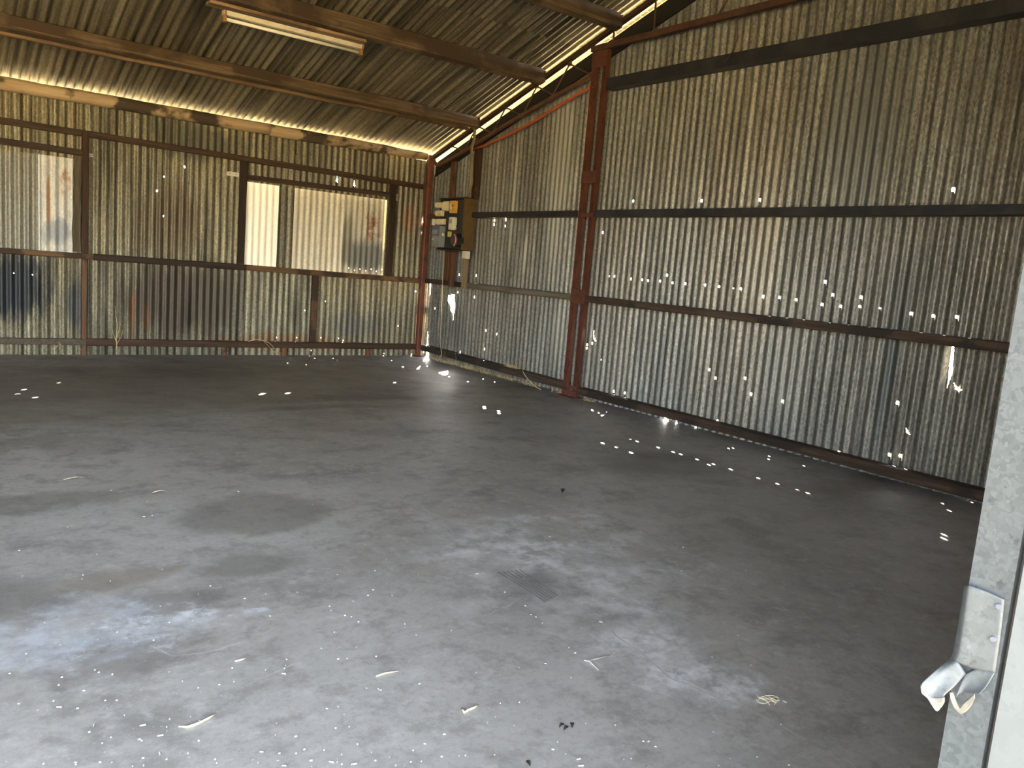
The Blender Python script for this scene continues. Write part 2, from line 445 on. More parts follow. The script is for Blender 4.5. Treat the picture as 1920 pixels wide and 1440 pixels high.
def floor_material():
    N = NT('stained_concrete')
    p = N.pos((1, 1, 1))
    n1 = N.noise(p, 0.55, 6.0, 0.6)
    n2 = N.noise(p, 2.6, 8.0, 0.7)
    n3 = N.noise(p, 14.0, 8.0, 0.7)
    col = N.mix(N.ramp(n1, 0.35, 0.68), (0.29, 0.275, 0.25), (0.40, 0.385, 0.355))
    col = N.mix(N.math('MULTIPLY', N.ramp(n2, 0.50, 0.68), 0.7), col, (0.17, 0.16, 0.145))
    n4 = N.noise(p, 6.5, 10.0, 0.75)
    col = N.mix(N.math('MULTIPLY', N.ramp(n4, 0.49, 0.63), 0.6), col, (0.20, 0.19, 0.172))
    n5 = N.noise(N.pos((1.0, 1.0, 1.0)), 38.0, 8.0, 0.75)
    col = N.mix(N.math('MULTIPLY', N.ramp(n5, 0.48, 0.62), 0.35), col, (0.22, 0.21, 0.19))
    col = N.mix(N.math('MULTIPLY', N.ramp(n3, 0.50, 0.72), 0.5), col, (0.50, 0.49, 0.46))
    # wiped smears running along the shed
    sm = N.noise(N.pos((1.2, 6.0, 1)), 1.0, 7.0, 0.65)
    col = N.mix(N.math('MULTIPLY', N.ramp(sm, 0.55, 0.75), 0.35), col, (0.19, 0.18, 0.165))
    S = []
    def st(px, py, rx, ry, c, s, wob=0.4, ws=3.0, soft=0.6, fine=0.0):
        q = fp(px, py); S.append(dict(centre=(q.x, q.y, 0), radius=(rx, ry, 1.0), color=c, strength=s, wob=wob, wscale=(ws, ws, ws), soft=soft, fine=fine))
    dark = (0.14, 0.13, 0.118); pale = (0.70, 0.70, 0.69); blk = (0.06, 0.058, 0.054)
    S.append(dict(centre=(-3.0, -1.9, 0), radius=(5.0, 2.6, 1.0), color=(0.155, 0.13, 0.10), strength=0.7, wob=0.35, wscale=(0.9, 1.6, 1), soft=0.7))  # rear slab painted darker and warmer, standing in for the dim light there
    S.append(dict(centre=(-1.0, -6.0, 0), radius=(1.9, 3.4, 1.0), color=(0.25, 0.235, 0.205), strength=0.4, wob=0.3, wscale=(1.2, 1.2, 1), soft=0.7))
    st(480, 962, 0.42, 0.38, dark, 0.55, 0.2, 4.0, 0.35)            # round oil stain
    st(470, 1058, 0.30, 0.18, dark, 0.55, 0.3, 5.0)
    st(165, 836, 0.30, 0.30, dark, 0.30, 0.05, 4.0, 0.3)            # round mark
    st(20, 1125, 0.25, 0.30, dark, 0.6, 0.2, 4.0)
    st(250, 1215, 0.30, 0.25, dark, 0.6, 0.5, 5.0)
    st(330, 1130, 0.25, 0.16, dark, 0.5, 0.5, 5.0)
    st(230, 1085, 0.30, 0.12, (0.19, 0.15, 0.115), 0.5, 0.5, 5.0)
    st(80, 940, 0.45, 0.2, dark, 0.5, 0.5, 4.0)
    st(40, 830, 0.35, 0.25, dark, 0.5, 0.5, 4.0)
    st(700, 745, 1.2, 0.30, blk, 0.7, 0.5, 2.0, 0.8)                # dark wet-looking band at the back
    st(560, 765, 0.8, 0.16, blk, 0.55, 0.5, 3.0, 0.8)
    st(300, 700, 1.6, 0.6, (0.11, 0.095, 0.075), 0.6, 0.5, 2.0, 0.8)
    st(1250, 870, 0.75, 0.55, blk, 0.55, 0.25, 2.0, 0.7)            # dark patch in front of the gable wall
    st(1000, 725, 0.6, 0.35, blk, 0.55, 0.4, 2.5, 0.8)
    st(270, 1165, 0.22, 0.15, (0.66, 0.70, 0.74), 0.8, 0.9, 7.0, 0.9, 16.0)
    st(250, 1190, 0.36, 0.18, (0.56, 0.58, 0.60), 0.6, 0.9, 6.0, 0.9, 14.0)
    st(30, 1200, 0.5, 0.35, (0.52, 0.56, 0.62), 0.55, 0.9, 4.0, 0.9, 12.0)
    st(370, 1148, 0.08, 0.06, (0.62, 0.64, 0.67), 0.8, 0.9, 9.0, 0.9, 16.0)
    st(470, 1145, 0.09, 0.04, (0.62, 0.64, 0.67), 0.8, 0.9, 9.0, 0.9, 16.0)
    st(1060, 1080, 0.75, 0.65, pale, 0.6, 0.7, 3.5, 0.95, 9.0)     # dusty bloom
    st(940, 1010, 0.6, 0.5, pale, 0.5, 0.7, 3.5, 0.95, 9.0)
    st(1140, 1000, 0.4, 0.5, pale, 0.45, 0.7, 3.5, 0.95, 9.0)
    st(1210, 1210, 0.32, 0.28, pale, 0.75, 0.6, 5.0, 0.95, 12.0)
    st(1290, 1265, 0.30, 0.16, pale, 0.85, 0.6, 6.0, 0.95, 14.0)
    st(1370, 1300, 0.22, 0.10, pale, 0.85, 0.5, 6.0, 0.95, 14.0)
    st(1000, 1095, 0.30, 0.22, (0.085, 0.082, 0.078), 0.6, 0.4, 4.0, 0.8)
    st(1650, 900, 1.3, 0.30, (0.14, 0.12, 0.09), 0.5, 0.6, 2.5, 0.8)
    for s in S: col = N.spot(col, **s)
    # ring mark
    q = fp(165, 836)
    # fine speckle
    sp = N.noise(p, 120.0, 2.0, 0.5)
    col = N.mix(N.math('MULTIPLY', N.ramp(sp, 0.66, 0.74), 0.5), col, (0.5, 0.49, 0.46))
    sp2 = N.noise(N.pos((1.01, 1.03, 1)), 70.0, 2.0, 0.5)
    col = N.mix(N.math('MULTIPLY', N.ramp(sp2, 0.30, 0.24), 0.4), col, (0.06, 0.055, 0.05))
    ro = N.n('ShaderNodeMapRange'); N.link(n2, ro.inputs[0]); ro.inputs[1].default_value = 0.3; ro.inputs[2].default_value = 0.7
    ro.inputs[3].default_value = 0.42; ro.inputs[4].default_value = 0.66
    return N.done(col, ro.outputs[0], 0.0, N.noise(p, 9.0, 8.0, 0.7), 0.25, 0.006)


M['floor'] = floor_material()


def ground_material():
    N = NT('dry_paddock')
    col = N.mix(N.ramp(N.noise(N.pos((1, 1, 1)), 0.8, 8.0, 0.7), 0.35, 0.65), (0.46, 0.34, 0.15), (0.58, 0.46, 0.24))
    return N.done(col, 0.95)


M['ground'] = ground_material()


def jamb_material(name, a, b, c, sc, metal):
    N = NT(name)
    v = N.n('ShaderNodeTexVoronoi'); v.inputs['Scale'].default_value = sc
    dn = N.n('ShaderNodeTexNoise'); N.link(N.pos((1, 1, 1)), dn.inputs['Vector']); dn.inputs['Scale'].default_value = 60.0
    mx = N.mix(0.03, N.pos((1, 1, 1)), dn.outputs['Color'])
    N.link(mx, v.inputs['Vector'])
    bw = N.n('ShaderNodeRGBToBW'); N.link(v.outputs['Color'], bw.inputs[0])
    col = N.mix(bw.outputs[0], a, b)
    col = N.mix(N.ramp(N.noise(N.pos((1, 1, 1)), 45.0, 6.0, 0.7), 0.58, 0.70), col, c)
    return N.done(col, 0.55, metal, N.noise(N.pos((1, 1, 1)), 60.0, 4.0), 0.1, 0.002)


M['jamb_galv'] = jamb_material('jamb_galvanised', (0.068, 0.076, 0.08), (0.112, 0.124, 0.13), (0.05, 0.056, 0.06), 140.0, 0.15)
M['jamb_white'] = jamb_material('jamb_whitewashed', (0.145, 0.16, 0.162), (0.165, 0.178, 0.18), (0.135, 0.148, 0.15), 60.0, 0.0)
M['bracket_galv'] = jamb_material('bracket_galvanised', (0.08, 0.088, 0.092), (0.115, 0.125, 0.13), (0.064, 0.064, 0.06), 110.0, 0.15)
M['bracket_tip'] = paint('worn_zinc_tip', (0.21, 0.198, 0.165), (0.17, 0.155, 0.122), 60.0, 0.5)

# ------------------------------------------------------------------ ground and floor
g = Geo()
n = 24
g.add([(-70, -70, -0.06), (70, -70, -0.06), (70, 70, -0.06), (-70, 70, -0.06)], [(0, 1, 2, 3)])
tag(g.build('ground', M['ground'], loc=(0, 0, -0.06)), 'dry straw coloured paddock ground around the shed', None, None, 'structure')

g = Geo()
g.box((XL - 0.05, YF - 0.12, -0.14), (XS + 0.06, YS + 0.06, 0.0))
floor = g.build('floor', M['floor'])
tag(floor, 'stained grey concrete slab floor of the shed', None, None, 'structure')

# ------------------------------------------------------------------ corrugated sheets
def in_poly(u, v, poly):
    c = False; n = len(poly); j = n - 1
    for i in range(n):
        (xi, yi), (xj, yj) = poly[i], poly[j]
        if (yi > v) != (yj > v) and u < (xj - xi) * (v - yi) / (yj - yi) + xi: c = not c
        j = i
    return c


def corrugated(name, parent, fn, u0, u1, v0, v1, mat, color=(1, 1, 1), cuts=(), amp=0.0098, off=0.0, seg=8, vtop=None, vbot=None, wave=0.004, step=0.45, phase=-PHASE):
    """fn(u, d, v) -> world point; cuts are hole polygons in (u, v)"""
    cuts = [c for c in cuts if max(p[0] for p in c) > u0 and min(p[0] for p in c) < u1 and max(p[1] for p in c) > v0 and min(p[1] for p in c) < v1]
    us = set(); k = PITCH / seg
    i0 = math.ceil(u0 / k); i1 = math.floor(u1 / k)
    us = [u0] + [i * k for i in range(i0, i1 + 1) if u0 + 1e-4 < i * k < u1 - 1e-4] + [u1]
    for c in cuts:
        a = min(p[0] for p in c); b = max(p[0] for p in c)
        m = 2 if b - a < 0.03 else 6
        us += [a + (b - a) * q / m for q in range(m + 1) if u0 < a + (b - a) * q / m < u1]
    us = sorted(us); us = [x for i, x in enumerate(us) if i == 0 or x - us[i - 1] > 5e-4]
    nv = max(1, round((v1 - v0) / step))
    vs = [v0 + (v1 - v0) * i / nv for i in range(nv + 1)]
    for c in cuts:
        a = min(p[1] for p in c); b = max(p[1] for p in c)
        m = 3 if b - a < 0.03 else 10
        vs += [a + (b - a) * q / m for q in range(m + 1) if v0 < a + (b - a) * q / m < v1]
    vs = sorted(vs); vs = [x for i, x in enumerate(vs) if i == 0 or x - vs[i - 1] > 5e-4]
    verts = []; faces = []
    for jv, v in enumerate(vs):
        for u in us:
            d = amp * math.cos(2 * math.pi * (u + phase) / PITCH) + off
            d += wave * noise.noise(Vector((u * 1.3, v * 1.1, u0 * 3.1)))
            vv = v
            if vtop and jv == len(vs) - 1: vv = vtop(u)
            if vbot and jv == 0: vv = vbot(u)
            verts.append(fn(u, d, vv))
    W = len(us)
    for j in range(len(vs) - 1):
        vc = (vs[j] + vs[j + 1]) / 2
        for i in range(W - 1):
            if cuts:
                uc = (us[i] + us[i + 1]) / 2
                if any(in_poly(uc, vc, c) for c in cuts): continue
            faces.append((j * W + i, j * W + i + 1, (j + 1) * W + i + 1, (j + 1) * W + i))
    return obj(name, verts, faces, mat, parent, True, color)


def dot(u, v, r=0.007, el=1.2):
    return [(u + r * math.cos(a), v + r * el * math.sin(a)) for a in [math.pi / 6 + math.pi / 3 * k for k in range(6)]]


# nail and rust holes, taken from the photograph and set on the wall planes ----------------
RC = []          # right wall holes (u = y, v = z)
zz = lambda u, v: (1040 + .4583 * u, 360 + .4583 * v)
wall_dots = [(329, 36), (596, 35), (823, 31), (108, 165), (147, 170), (186, 165), (243, 345), (309, 355), (355, 359), (377, 362), (428, 364),
             (461, 340), (479, 371), (530, 375), (613, 380), (669, 386), (760, 396), (855, 428), (923, 432), (991, 441), (1097, 460),
             (1142, 421), (1176, 468), (1260, 431), (1255, 469), (1446, 496), (1540, 506), (1636, 510), (120, 637), (649, 760), (796, 826), (940, 858),
             (669, 938), (1067, 1050), (1145, 1062), (1678, 1212), (579, 966), (489, 952), (390, 927), (764, 1027), (829, 1045), (866, 1053), (1160, 1135),
             (685, 1007), (1072, 1106), (487, 931)]
small_dots = [(224, 344), (741, 395), (186, 686), (1338, 476)]
for p in wall_dots:
    q = rp(*zz(*p), XS); RC.append(dot(q.y, q.z, 0.0100, 1.15))
for p in small_dots:
    q = rp(*zz(*p), XS); RC.append(dot(q.y, q.z, 0.005))
for p in [(1780, 355), (857, 548), (887, 557), (910, 620), (929, 626), (924, 413), (945, 412), (909, 655), (872, 319), (903, 313), (815, 578), (860, 515), (889, 516), (862, 660)]:
    q = rp(*p, XS); RC.append(dot(q.y, q.z, 0.010, 1.4))
# sun spots on the slab: the holes they come through
for p in [(905, 711), (925, 716), (825, 765), (906, 763), (933, 771), (1442, 862), (1372, 843), (1075, 761), (1105, 769), (1123, 775), (1154, 767), (1175, 773), (1684, 911), (1708, 918), (1775, 957), (1779, 1014), (1222, 972)]:
    q = fp(*p); t = (XS - q.x) / -SUN.x; h = q - SUN * t
    if h.z > 0.03 and h.z < roof_z(h.y) - 0.25: RC.append(dot(h.y, h.z, 0.0105, 1.15))


def rpoly(pts):
    return [(rp(a, b, XS).y, rp(a, b, XS).z) for a, b in pts]


RC.append(rpoly([(842, 553), (853, 552), (854, 570), (851, 601), (848, 588), (843, 571), (841, 563)]))       # torn hole below the meter box
RC.append(rpoly([(1112, 619), (1114, 626), (1117, 640), (1114, 634), (1111, 628)]))                          # curled tear
RC.append(rpoly([(1697, 802), (1703, 806), (1707, 815), (1700, 811)]))
RC.append(rpoly([(1788, 716), (1791, 724), (1799, 730), (1806, 731), (1796, 734), (1790, 730)]))
RC.append(rpoly([(1243, 778), (1251, 777), (1252, 790), (1245, 793)]))                                       # gap at the wall foot
RC.append(rpoly([(805.4, 530), (807.2, 530), (805.8, 575), (804.2, 577)]))                                       # open lap beside the corner post
RC.append(rpoly([(803, 592), (804.3, 592), (803, 650), (800.5, 650), (801.6, 628)]))
RC.append(rpoly([(799, 655), (803, 655), (803, 667), (799, 667)]))
RC.append(rpoly([(793, 655), (796, 655), (796, 662), (793, 662)]))
RC.append(rpoly([(1783, 650), (1790, 648), (1787, 700), (1781, 716), (1776, 728), (1778, 690)]))             # sprung lap letting the light in

# the nails sit on the crests of the sheets
for c in RC:
    a = sum(p[0] for p in c) / len(c)
    if max(p[0] for p in c) - min(p[0] for p in c) < 0.026:
        sft = PHASE + round((a - PHASE) / PITCH) * PITCH - a
        for k in range(len(c)): c[k] = (c[k][0] + sft, c[k][1])

BC = []          # back wall holes (u = x, v = z)
for p in [(259, 271), (308, 331), (307, 405), (632, 337), (664, 345), (406, 288), (571, 582), (610, 565), (26, 512), (61, 515), (601, 633), (634, 634), (643, 638), (556, 633), (519, 633), (583, 657), (746, 611),
          (656, 503), (667, 507), (677, 505), (688, 508), (698, 505), (708, 509), (718, 506), (720, 663), (771, 664)]:
    q = bp(*p, YS); BC.append(dot(q.x, q.z, 0.0075 if p[1] < 500 else 0.0045, 1.2))
for p in [(632, 337), (664, 345)]:
    q = bp(*p, YS); BC.append([(q.x - 0.016, q.z - 0.02), (q.x + 0.016, q.z - 0.03), (q.x, q.z + 0.05)])
q = bp(796, 413, YS); BC.append([(q.x - 0.02, q.z - 0.03), (q.x + 0.018, q.z - 0.035), (q.x + 0.022, q.z + 0.02), (q.x, q.z + 0.05)])
q = bp(794, 436, YS); BC.append(dot(q.x, q.z, 0.007, 2.0))
for p in [(45, 731), (66, 745), (755, 688)]:
    q = fp(*p); t = (YS - q.y) / -SUN.y; h = q - SUN * t
    BC.append(dot(h.x, h.z, 0.009, 1.2))

back_fn = lambda u, d, v: (u, YS + d, v)
right_fn = lambda u, d, v: (XS + d, u, v)
rng = random.Random(3)


def tint(base=1.0, var=0.12, warm=0.03):
    k = base * (1 + rng.uniform(-var, var)); wv = rng.uniform(-warm, warm)
    return (k * (1 + wv), k, k * (1 - wv))


# ---- back wall
wall_back = empty('wall_back', (XL / 2, YS, 0), 'weathered corrugated iron wall with two boarded-over windows', None, None, 'structure')
W2a, W2b = -2.50, -0.56      # window opening by the corner
W1a, W1b = -6.30, -4.14      # the other window opening
ZT = 2.69


def span(a, b, v0, v1, par, fn, mat, cuts, base=1.0, off0=0.0, width=0.762, names='corrugated_sheet', **kw):
    n = max(1, round((b - a) / width)); i = 0
    for i in range(n):
        u0 = a + (b - a) * i / n; u1 = a + (b - a) * (i + 1) / n
        corrugated(names, par, fn, u0 - 0.035, u1, v0, v1, mat, tint(base), cuts, off=off0 + (0.0018 if i % 2 else 0.0), **kw)


span(W2b - 0.01, XS + 0.015, 1.0, 2.63, wall_back, back_fn, M['galv_back'], BC, 1.05)
span(W2a, W2b - 0.01, 2.05, 2.66, wall_back, back_fn, M['galv_back'], BC, 0.95)
span(W1b - 0.03, W2a, 1.0, ZT, wall_back, back_fn, M['galv_back'], BC, 0.95)
span(W1a, W1b - 0.03, 2.05, ZT, wall_back, back_fn, M['galv_back'], BC, 1.0)
span(XL, W1a, 1.0, ZT, wall_back, back_fn, M['galv_back'], BC, 1.0)
lower = [(-0.82, XS - 0.015, 1.0), (-1.58, -0.82, 1.05), (-2.45, -1.58, 1.0), (-3.15, -2.45, 0.7), (-3.55, -3.15, 0.55), (-4.13, -3.55, 0.7), (-4.95, -4.13, 0.95), (-5.7, -4.95, 0.9)]
for i, (a, b, k) in enumerate(lower):
    corrugated('corrugated_sheet', wall_back, back_fn, a, b + 0.03, 0.0, 1.05, M['galv_back'], tint(k, 0.05), BC, off=-0.003 - (0.0018 if i % 2 else 0), amp=0.0088)
span(XL, -5.7, 0.0, 1.05, wall_back, back_fn, M['galv_back'], (), 0.9, -0.003)

# boarded window by the corner
win2 = empty('window_1', ((W2a + W2b) / 2, YS, 1.02), 'boarded window filled with white, beige and rusty corrugated sheets', None, None, 'structure')
corrugated('white_cover_sheet', win2, back_fn, -2.52, -2.04, 0.98, 2.12, M['cover_white'], (1, 1, 1), BC, amp=0.011, off=0.028, wave=0.002)
corrugated('dark_cover_sheet', win2, back_fn, -2.05, -1.85, 0.98, 2.12, M['galv_back'], (0.7, 0.72, 0.75), BC, off=0.024)
corrugated('beige_cover_sheet', win2, back_fn, -1.875, -1.20, 0.98, 2.12, M['cover_beige'], (1, 1, 1), BC, off=0.027)
corrugated('rusty_cover_sheet', win2, back_fn, -1.225, -0.54, 0.98, 2.12, M['cover_rust'], (1, 1, 1), BC, off=0.030)
# boarded window further along
win1 = empty('window_2', ((W1a + W1b) / 2, YS, 1.02), 'boarded window filled with grey corrugated iron and a rust-stained sheet', None, None, 'structure')
corrugated('grey_cover_sheet', win1, back_fn, -5.35, -4.52, 0.98, 2.14, M['galv_plain'], (0.95, 0.95, 0.88), BC, amp=0.012, off=0.026)
corrugated('grey_cover_sheet', win1, back_fn, -6.32, -5.33, 0.98, 2.14, M['galv_plain'], (0.8, 0.8, 0.75), BC, amp=0.012, off=0.024)
corrugated('rust_stained_cover_sheet', win1, back_fn, -4.55, -4.12, 0.98, 2.14, M['cover_left'], (1, 1, 1), BC, amp=0.006, off=0.012)

# ---- right (gable) wall
WT = 0.20            # drop of the sheet tops below the roof plane
wall_right = empty('wall_right', (XS, YF / 2, 0), 'tall grey corrugated iron gable wall pierced by nail holes', None, None, 'structure')
top = lambda u: roof_z(u) - 0.27
ys = [YS + 0.015, -0.80, -1.56, -2.32, -3.20]
for i in range(4):
    a, b = ys[i + 1], ys[i]
    corrugated('corrugated_sheet', wall_right, right_fn, a, b + (0.03 if i else 0), 0.0, top(b) - 0.15, M['galv_right'], tint(1.02, 0.10), RC, amp=0.0118, off=0.0018 * (i % 2), vtop=lambda u: top(u))
ys = [-3.20 - 0.762 * i for i in range(8)]; ys[-1] = YF + 0.02
ks = [0.95, 0.90, 0.92, 0.85, 0.90, 0.95, 0.95, 1.0]
for i in range(len(ys) - 1):
    a, b = ys[i + 1], ys[i]
    corrugated('corrugated_sheet', wall_right, right_fn, a, b + 0.03, 0.0, 1.98, M['galv_right'], tint(ks[i], 0.06), RC, amp=0.0115, off=0.0018 * (i % 2))
    vt = min(top(a), top(b), top((a + b) / 2)) - 0.1
    corrugated('corrugated_sheet', wall_right, right_fn, a, b + 0.03, 1.925, vt, M['galv_right'], tint(ks[(i * 3 + 1) % 8] * 1.08, 0.08), RC, amp=0.0115, off=0.004 + 0.0018 * (i % 2), vtop=lambda u: top(u))

# ---- left and front walls
wall_left = empty('wall_left', (XL, YF / 2, 0), 'corrugated iron end wall far along the shed', None, None, 'structure')
left_fn = lambda u, d, v: (XL + d, u, v)
n = 12
for i in range(n):
    a = YF + (0 - YF) * i / n; b = YF + (0 - YF) * (i + 1) / n
    corrugated('corrugated_sheet', wall_left, left_fn, a, b + 0.03, 0.0, min(top(a), top(b)) - 0.05, M['galv_plain'], tint(0.8), (), vtop=lambda u: roof_z(u) - 0.05, seg=4, step=2)
XJ = -4.42
wall_front = empty('wall_front', (XJ / 2, YF, 0), 'corrugated iron front wall beside the open doorway', None, None, 'structure')
front_fn = lambda u, d, v: (u, YF - d, v)
for i in range(6):
    a = XJ + (XS - XJ) * i / 6; b = XJ + (XS - XJ) * (i + 1) / 6
    corrugated('corrugated_sheet', wall_front, front_fn, a, b, 0.0, roof_z(YF) - 0.03, M['galv_plain'], tint(0.8), (), seg=4, step=2)
XD = -10.6
for i in range(8):
    a = XD + (XJ - XD) * i / 8; b = XD + (XJ - XD) * (i + 1) / 8
    corrugated('corrugated_sheet', wall_front, front_fn, a, b, 2.75, roof_z(YF) - 0.03, M['galv_plain'], tint(0.8), (), seg=4, step=2)
corrugated('corrugated_sheet', wall_front, front_fn, XL, XD, 0.0, roof_z(YF) - 0.03, M['galv_plain'], tint(0.8), (), seg=4, step=2)

# ---- roof
roof = empty('ceiling', (XL / 2, YR, ZRIDGE), 'grimy corrugated iron roof seen from below', None, None, 'structure')
cosr = 1 / math.sqrt(1 + SL * SL); sinr = SL * cosr
roof_back = lambda u, d, v: (u, v - d * -sinr * 0 , ZE - SL * v + d / cosr)
roof_front = lambda u, d, v: (u, v, ZRIDGE - SL * (YR - v) + d / cosr)
XO = XS + 0.42
n = 16
for i in range(n):
    b = XO - 0.762 * i; a = b - 0.762
    if a < XL - 0.3: a = XL - 0.3
    kk = [1.15, 0.85, 0.95, 0.8, 0.9, 0.75, 0.95, 1.0][i % 8]
    corrugated('roof_sheet', roof, roof_back, a - 0.02, b, YR + 2.4, 0.42, M['galv_roof'], tint(kk, 0.08), (), amp=0.0112, off=0.0018 * (i % 2), step=0.8)
    corrugated('roof_sheet', roof, roof_back, a - 0.02, b, YR, YR + 2.5, M['galv_roof'], tint(kk, 0.12), (), amp=0.0112, off=0.004 + 0.0018 * (i % 2), step=0.8)
    corrugated('roof_sheet', roof, roof_front, a - 0.02, b, YF - 0.4, YR + 0.01, M['galv_roof'], tint(kk, 0.1), (), off=0.0018 * (i % 2), step=2, seg=6)

# ------------------------------------------------------------------ framing: helper for single members
def timber(name, p0, p1, w, h, mat, label, cat, side, up, jit=0.004, seg=14, group=None, color=None):
    g = Geo().sweep(rect_prof(w, h, min(w, h) * 0.12), lerp_pts(p0, p1, seg), side, up, jit, 2.5, rng.uniform(0, 50))
    o = g.build(name, mat, color=color)
    return tag(o, label, cat, group)


X, Y, Z = Vector((1, 0, 0)), Vector((0, 1, 0)), Vector((0, 0, 1))
YB = 0.025   # centre depth of the back wall framing
# rails of the back wall
timber('wall_rail', (XL + 0.05, YB, 2.375), (-0.10, YB, 2.28), 0.05, 0.064, M['dark_wood_x'], 'long dark brown timber rail running above both boarded windows', 'beam', Y, Z, seg=30)
timber('sill_rail', (XL + 0.05, YB, 1.062), (-4.06, YB, 1.056), 0.055, 0.056, M['brown_wood_x'], 'light brown timber sill rail under the rust-stained window sheet', 'beam', Y, Z)
timber('sill_rail', (-4.055, YB, 1.056), (-2.44, YB, 1.052), 0.055, 0.068, M['dark_wood_x'], 'blackened timber sill rail between the two boarded windows', 'beam', Y, Z, color=(0.6, 0.6, 0.6))
timber('sill_rail', (-2.435, YB, 1.052), (-0.09, YB, 1.033), 0.055, 0.066, M['brown_wood_x'], 'brown timber sill rail under the white and beige window sheets', 'beam', Y, Z)
timber('bottom_rail', (XL + 0.05, YB, 0.148), (-4.125, YB, 0.146), 0.05, 0.066, M['grey_wood_y'], 'grey bottom rail of the wall below the black stain', 'beam', Y, Z, color=(0.6, 0.55, 0.5))
timber('bottom_rail', (-4.12, YB, 0.143), (-0.085, YB, 0.13), 0.05, 0.075, M['dark_wood_x'], 'dark brown bottom rail running to the red corner post', 'beam', Y, Z, color=(1.15, 1.0, 0.95))
# posts of the back wall
timber('wall_post', (-4.141, 0.02, 1.09), (-4.141, 0.02, 2.325), 0.066, 0.06, M['dark_wood_z'], 'dark timber post beside the rust-stained window sheet', 'post', X, Y, color=(0.9, 0.7, 0.6))
timber('wall_post', (-4.143, 0.03, 0.0), (-4.143, 0.03, 1.026), 0.052, 0.05, M['brown_wood_z'], 'rusty brown short post below the sill beside the black stain', 'post', X, Y)
timber('wall_post', (-2.503, 0.02, 1.09), (-2.503, 0.02, 2.265), 0.076, 0.06, M['dark_wood_z'], 'blackish timber post beside the white window sheet', 'post', X, Y, color=(0.7, 0.65, 0.6))
timber('wall_post', (-0.562, 0.02, 1.072), (-0.562, 0.02, 2.25), 0.085, 0.06, M['dark_wood_z'], 'dark timber post beside the window sheet with the rust blotch', 'post', X, Y, color=(0.7, 0.65, 0.6))
timber('wall_post', (-1.565, 0.03, 0.175), (-1.565, 0.03, 1.01), 0.078, 0.05, M['brown_wood_z'], 'short brown stud between sill rail and bottom rail', 'post', X, Y)
# window lintels and side board belong to the windows
g = Geo().sweep(rect_prof(0.05, 0.056, 0.005), lerp_pts((-2.462, 0.03, 2.095), (-0.607, 0.03, 2.119), 10), Y, Z, 0.003, 2.5, 3)
g.build('lintel', M['dark_wood_x'], win2)
g = Geo().sweep(rect_prof(0.05, 0.060, 0.005), lerp_pts((W1a, 0.03, 2.135), (-4.176, 0.03, 2.118), 10), Y, Z, 0.003, 2.5, 9)
g.build('lintel', M['dark_wood_x'], win1)
g = Geo().sweep(rect_prof(0.072, 0.03, 0.006), lerp_pts((-4.216, 0.035, 1.095), (-4.212, 0.035, 2.082), 16), X, Y, 0.014, 6.0, 5)
g.build('side_board', M['bark_wood_z'], win1)
# white bracket ends
def tagplate(lo, hi, label, colr):
    e = empty('bracket_plate', ((lo[0] + hi[0]) / 2, lo[1], lo[2]), label, 'bracket')
    Geo().box(lo, hi, 0.003).build('plate', M['cream_pale'], e, color=colr)
    for fx in (0.25, 0.75):
        cx = lo[0] + (hi[0] - lo[0]) * fx; cz = (lo[2] + hi[2]) / 2
        Geo().tube([(cx, lo[1] - 0.004, cz), (cx, lo[1] + 0.002, cz)], 0.005, 8).build('screw', M['rust_steel'], e)
tagplate((-2.685, 0.045, 2.088), (-2.545, 0.058, 2.136), 'small white plate fixed beside the post of the white window sheet', (0.9, 0.9, 0.9))
tagplate((-0.518, 0.045, 2.055), (-0.462, 0.058, 2.145), 'small pale plate between the window post and the red corner post', (0.65, 0.65, 0.6))
tagplate((-4.105, 0.045, 2.088), (-4.06, 0.058, 2.125), 'tiny pale plate beside the post of the rust-stained window sheet', (0.6, 0.6, 0.6))
# blocks under the bottom rail
for px in (420, 533, 690):
    q = bp(px, 655, 0.03)
    o = Geo().sweep(rect_prof(0.055, 0.05, 0.006), lerp_pts((q.x, 0.03, 0.0), (q.x, 0.03, 0.104), 3), X, Y, 0.004, 5, px).build('packing_block', M['brown_wood_z'], color=(1.5, 1.2, 1.0))
    lab = {420: 'small timber block under the bottom rail, furthest from the red corner post', 533: 'small timber block under the bottom rail below the short brown stud', 690: 'small timber block under the bottom rail, closest to the red corner post'}[px]
    tag(o, lab, 'block', 'packing blocks under the back rail')

# eave plate: a rough log
g = Geo()
prof = [(0.075 * math.cos(2 * math.pi * k / 12), 0.066 * math.sin(2 * math.pi * k / 12)) for k in range(12)]
for a, b, nm in [(-5.9, -2.235, 0), (-2.23, -0.12, 1), (XL + 0.1, -5.905, 2)]:
    pts = lerp_pts((a, -0.025, 2.668), (b, -0.025, 2.668), 24)
    sc = [1.0] * 25
    if nm == 1: sc = [1.0 - 0.3 * max(0, (i - 8) / 16) for i in range(25)]
    o = Geo().sweep(prof, pts, Y, Z, 0.010, 3.0, 11 * nm + 2, scale=sc).build('eave_log', M['log_wood'], smooth=True)
    tag(o, ['bark-blotched pale eave log over the rust-stained window', 'bark-blotched eave log tapering to the red corner post', 'bark-blotched eave log at the far end of the shed'][nm], 'log')

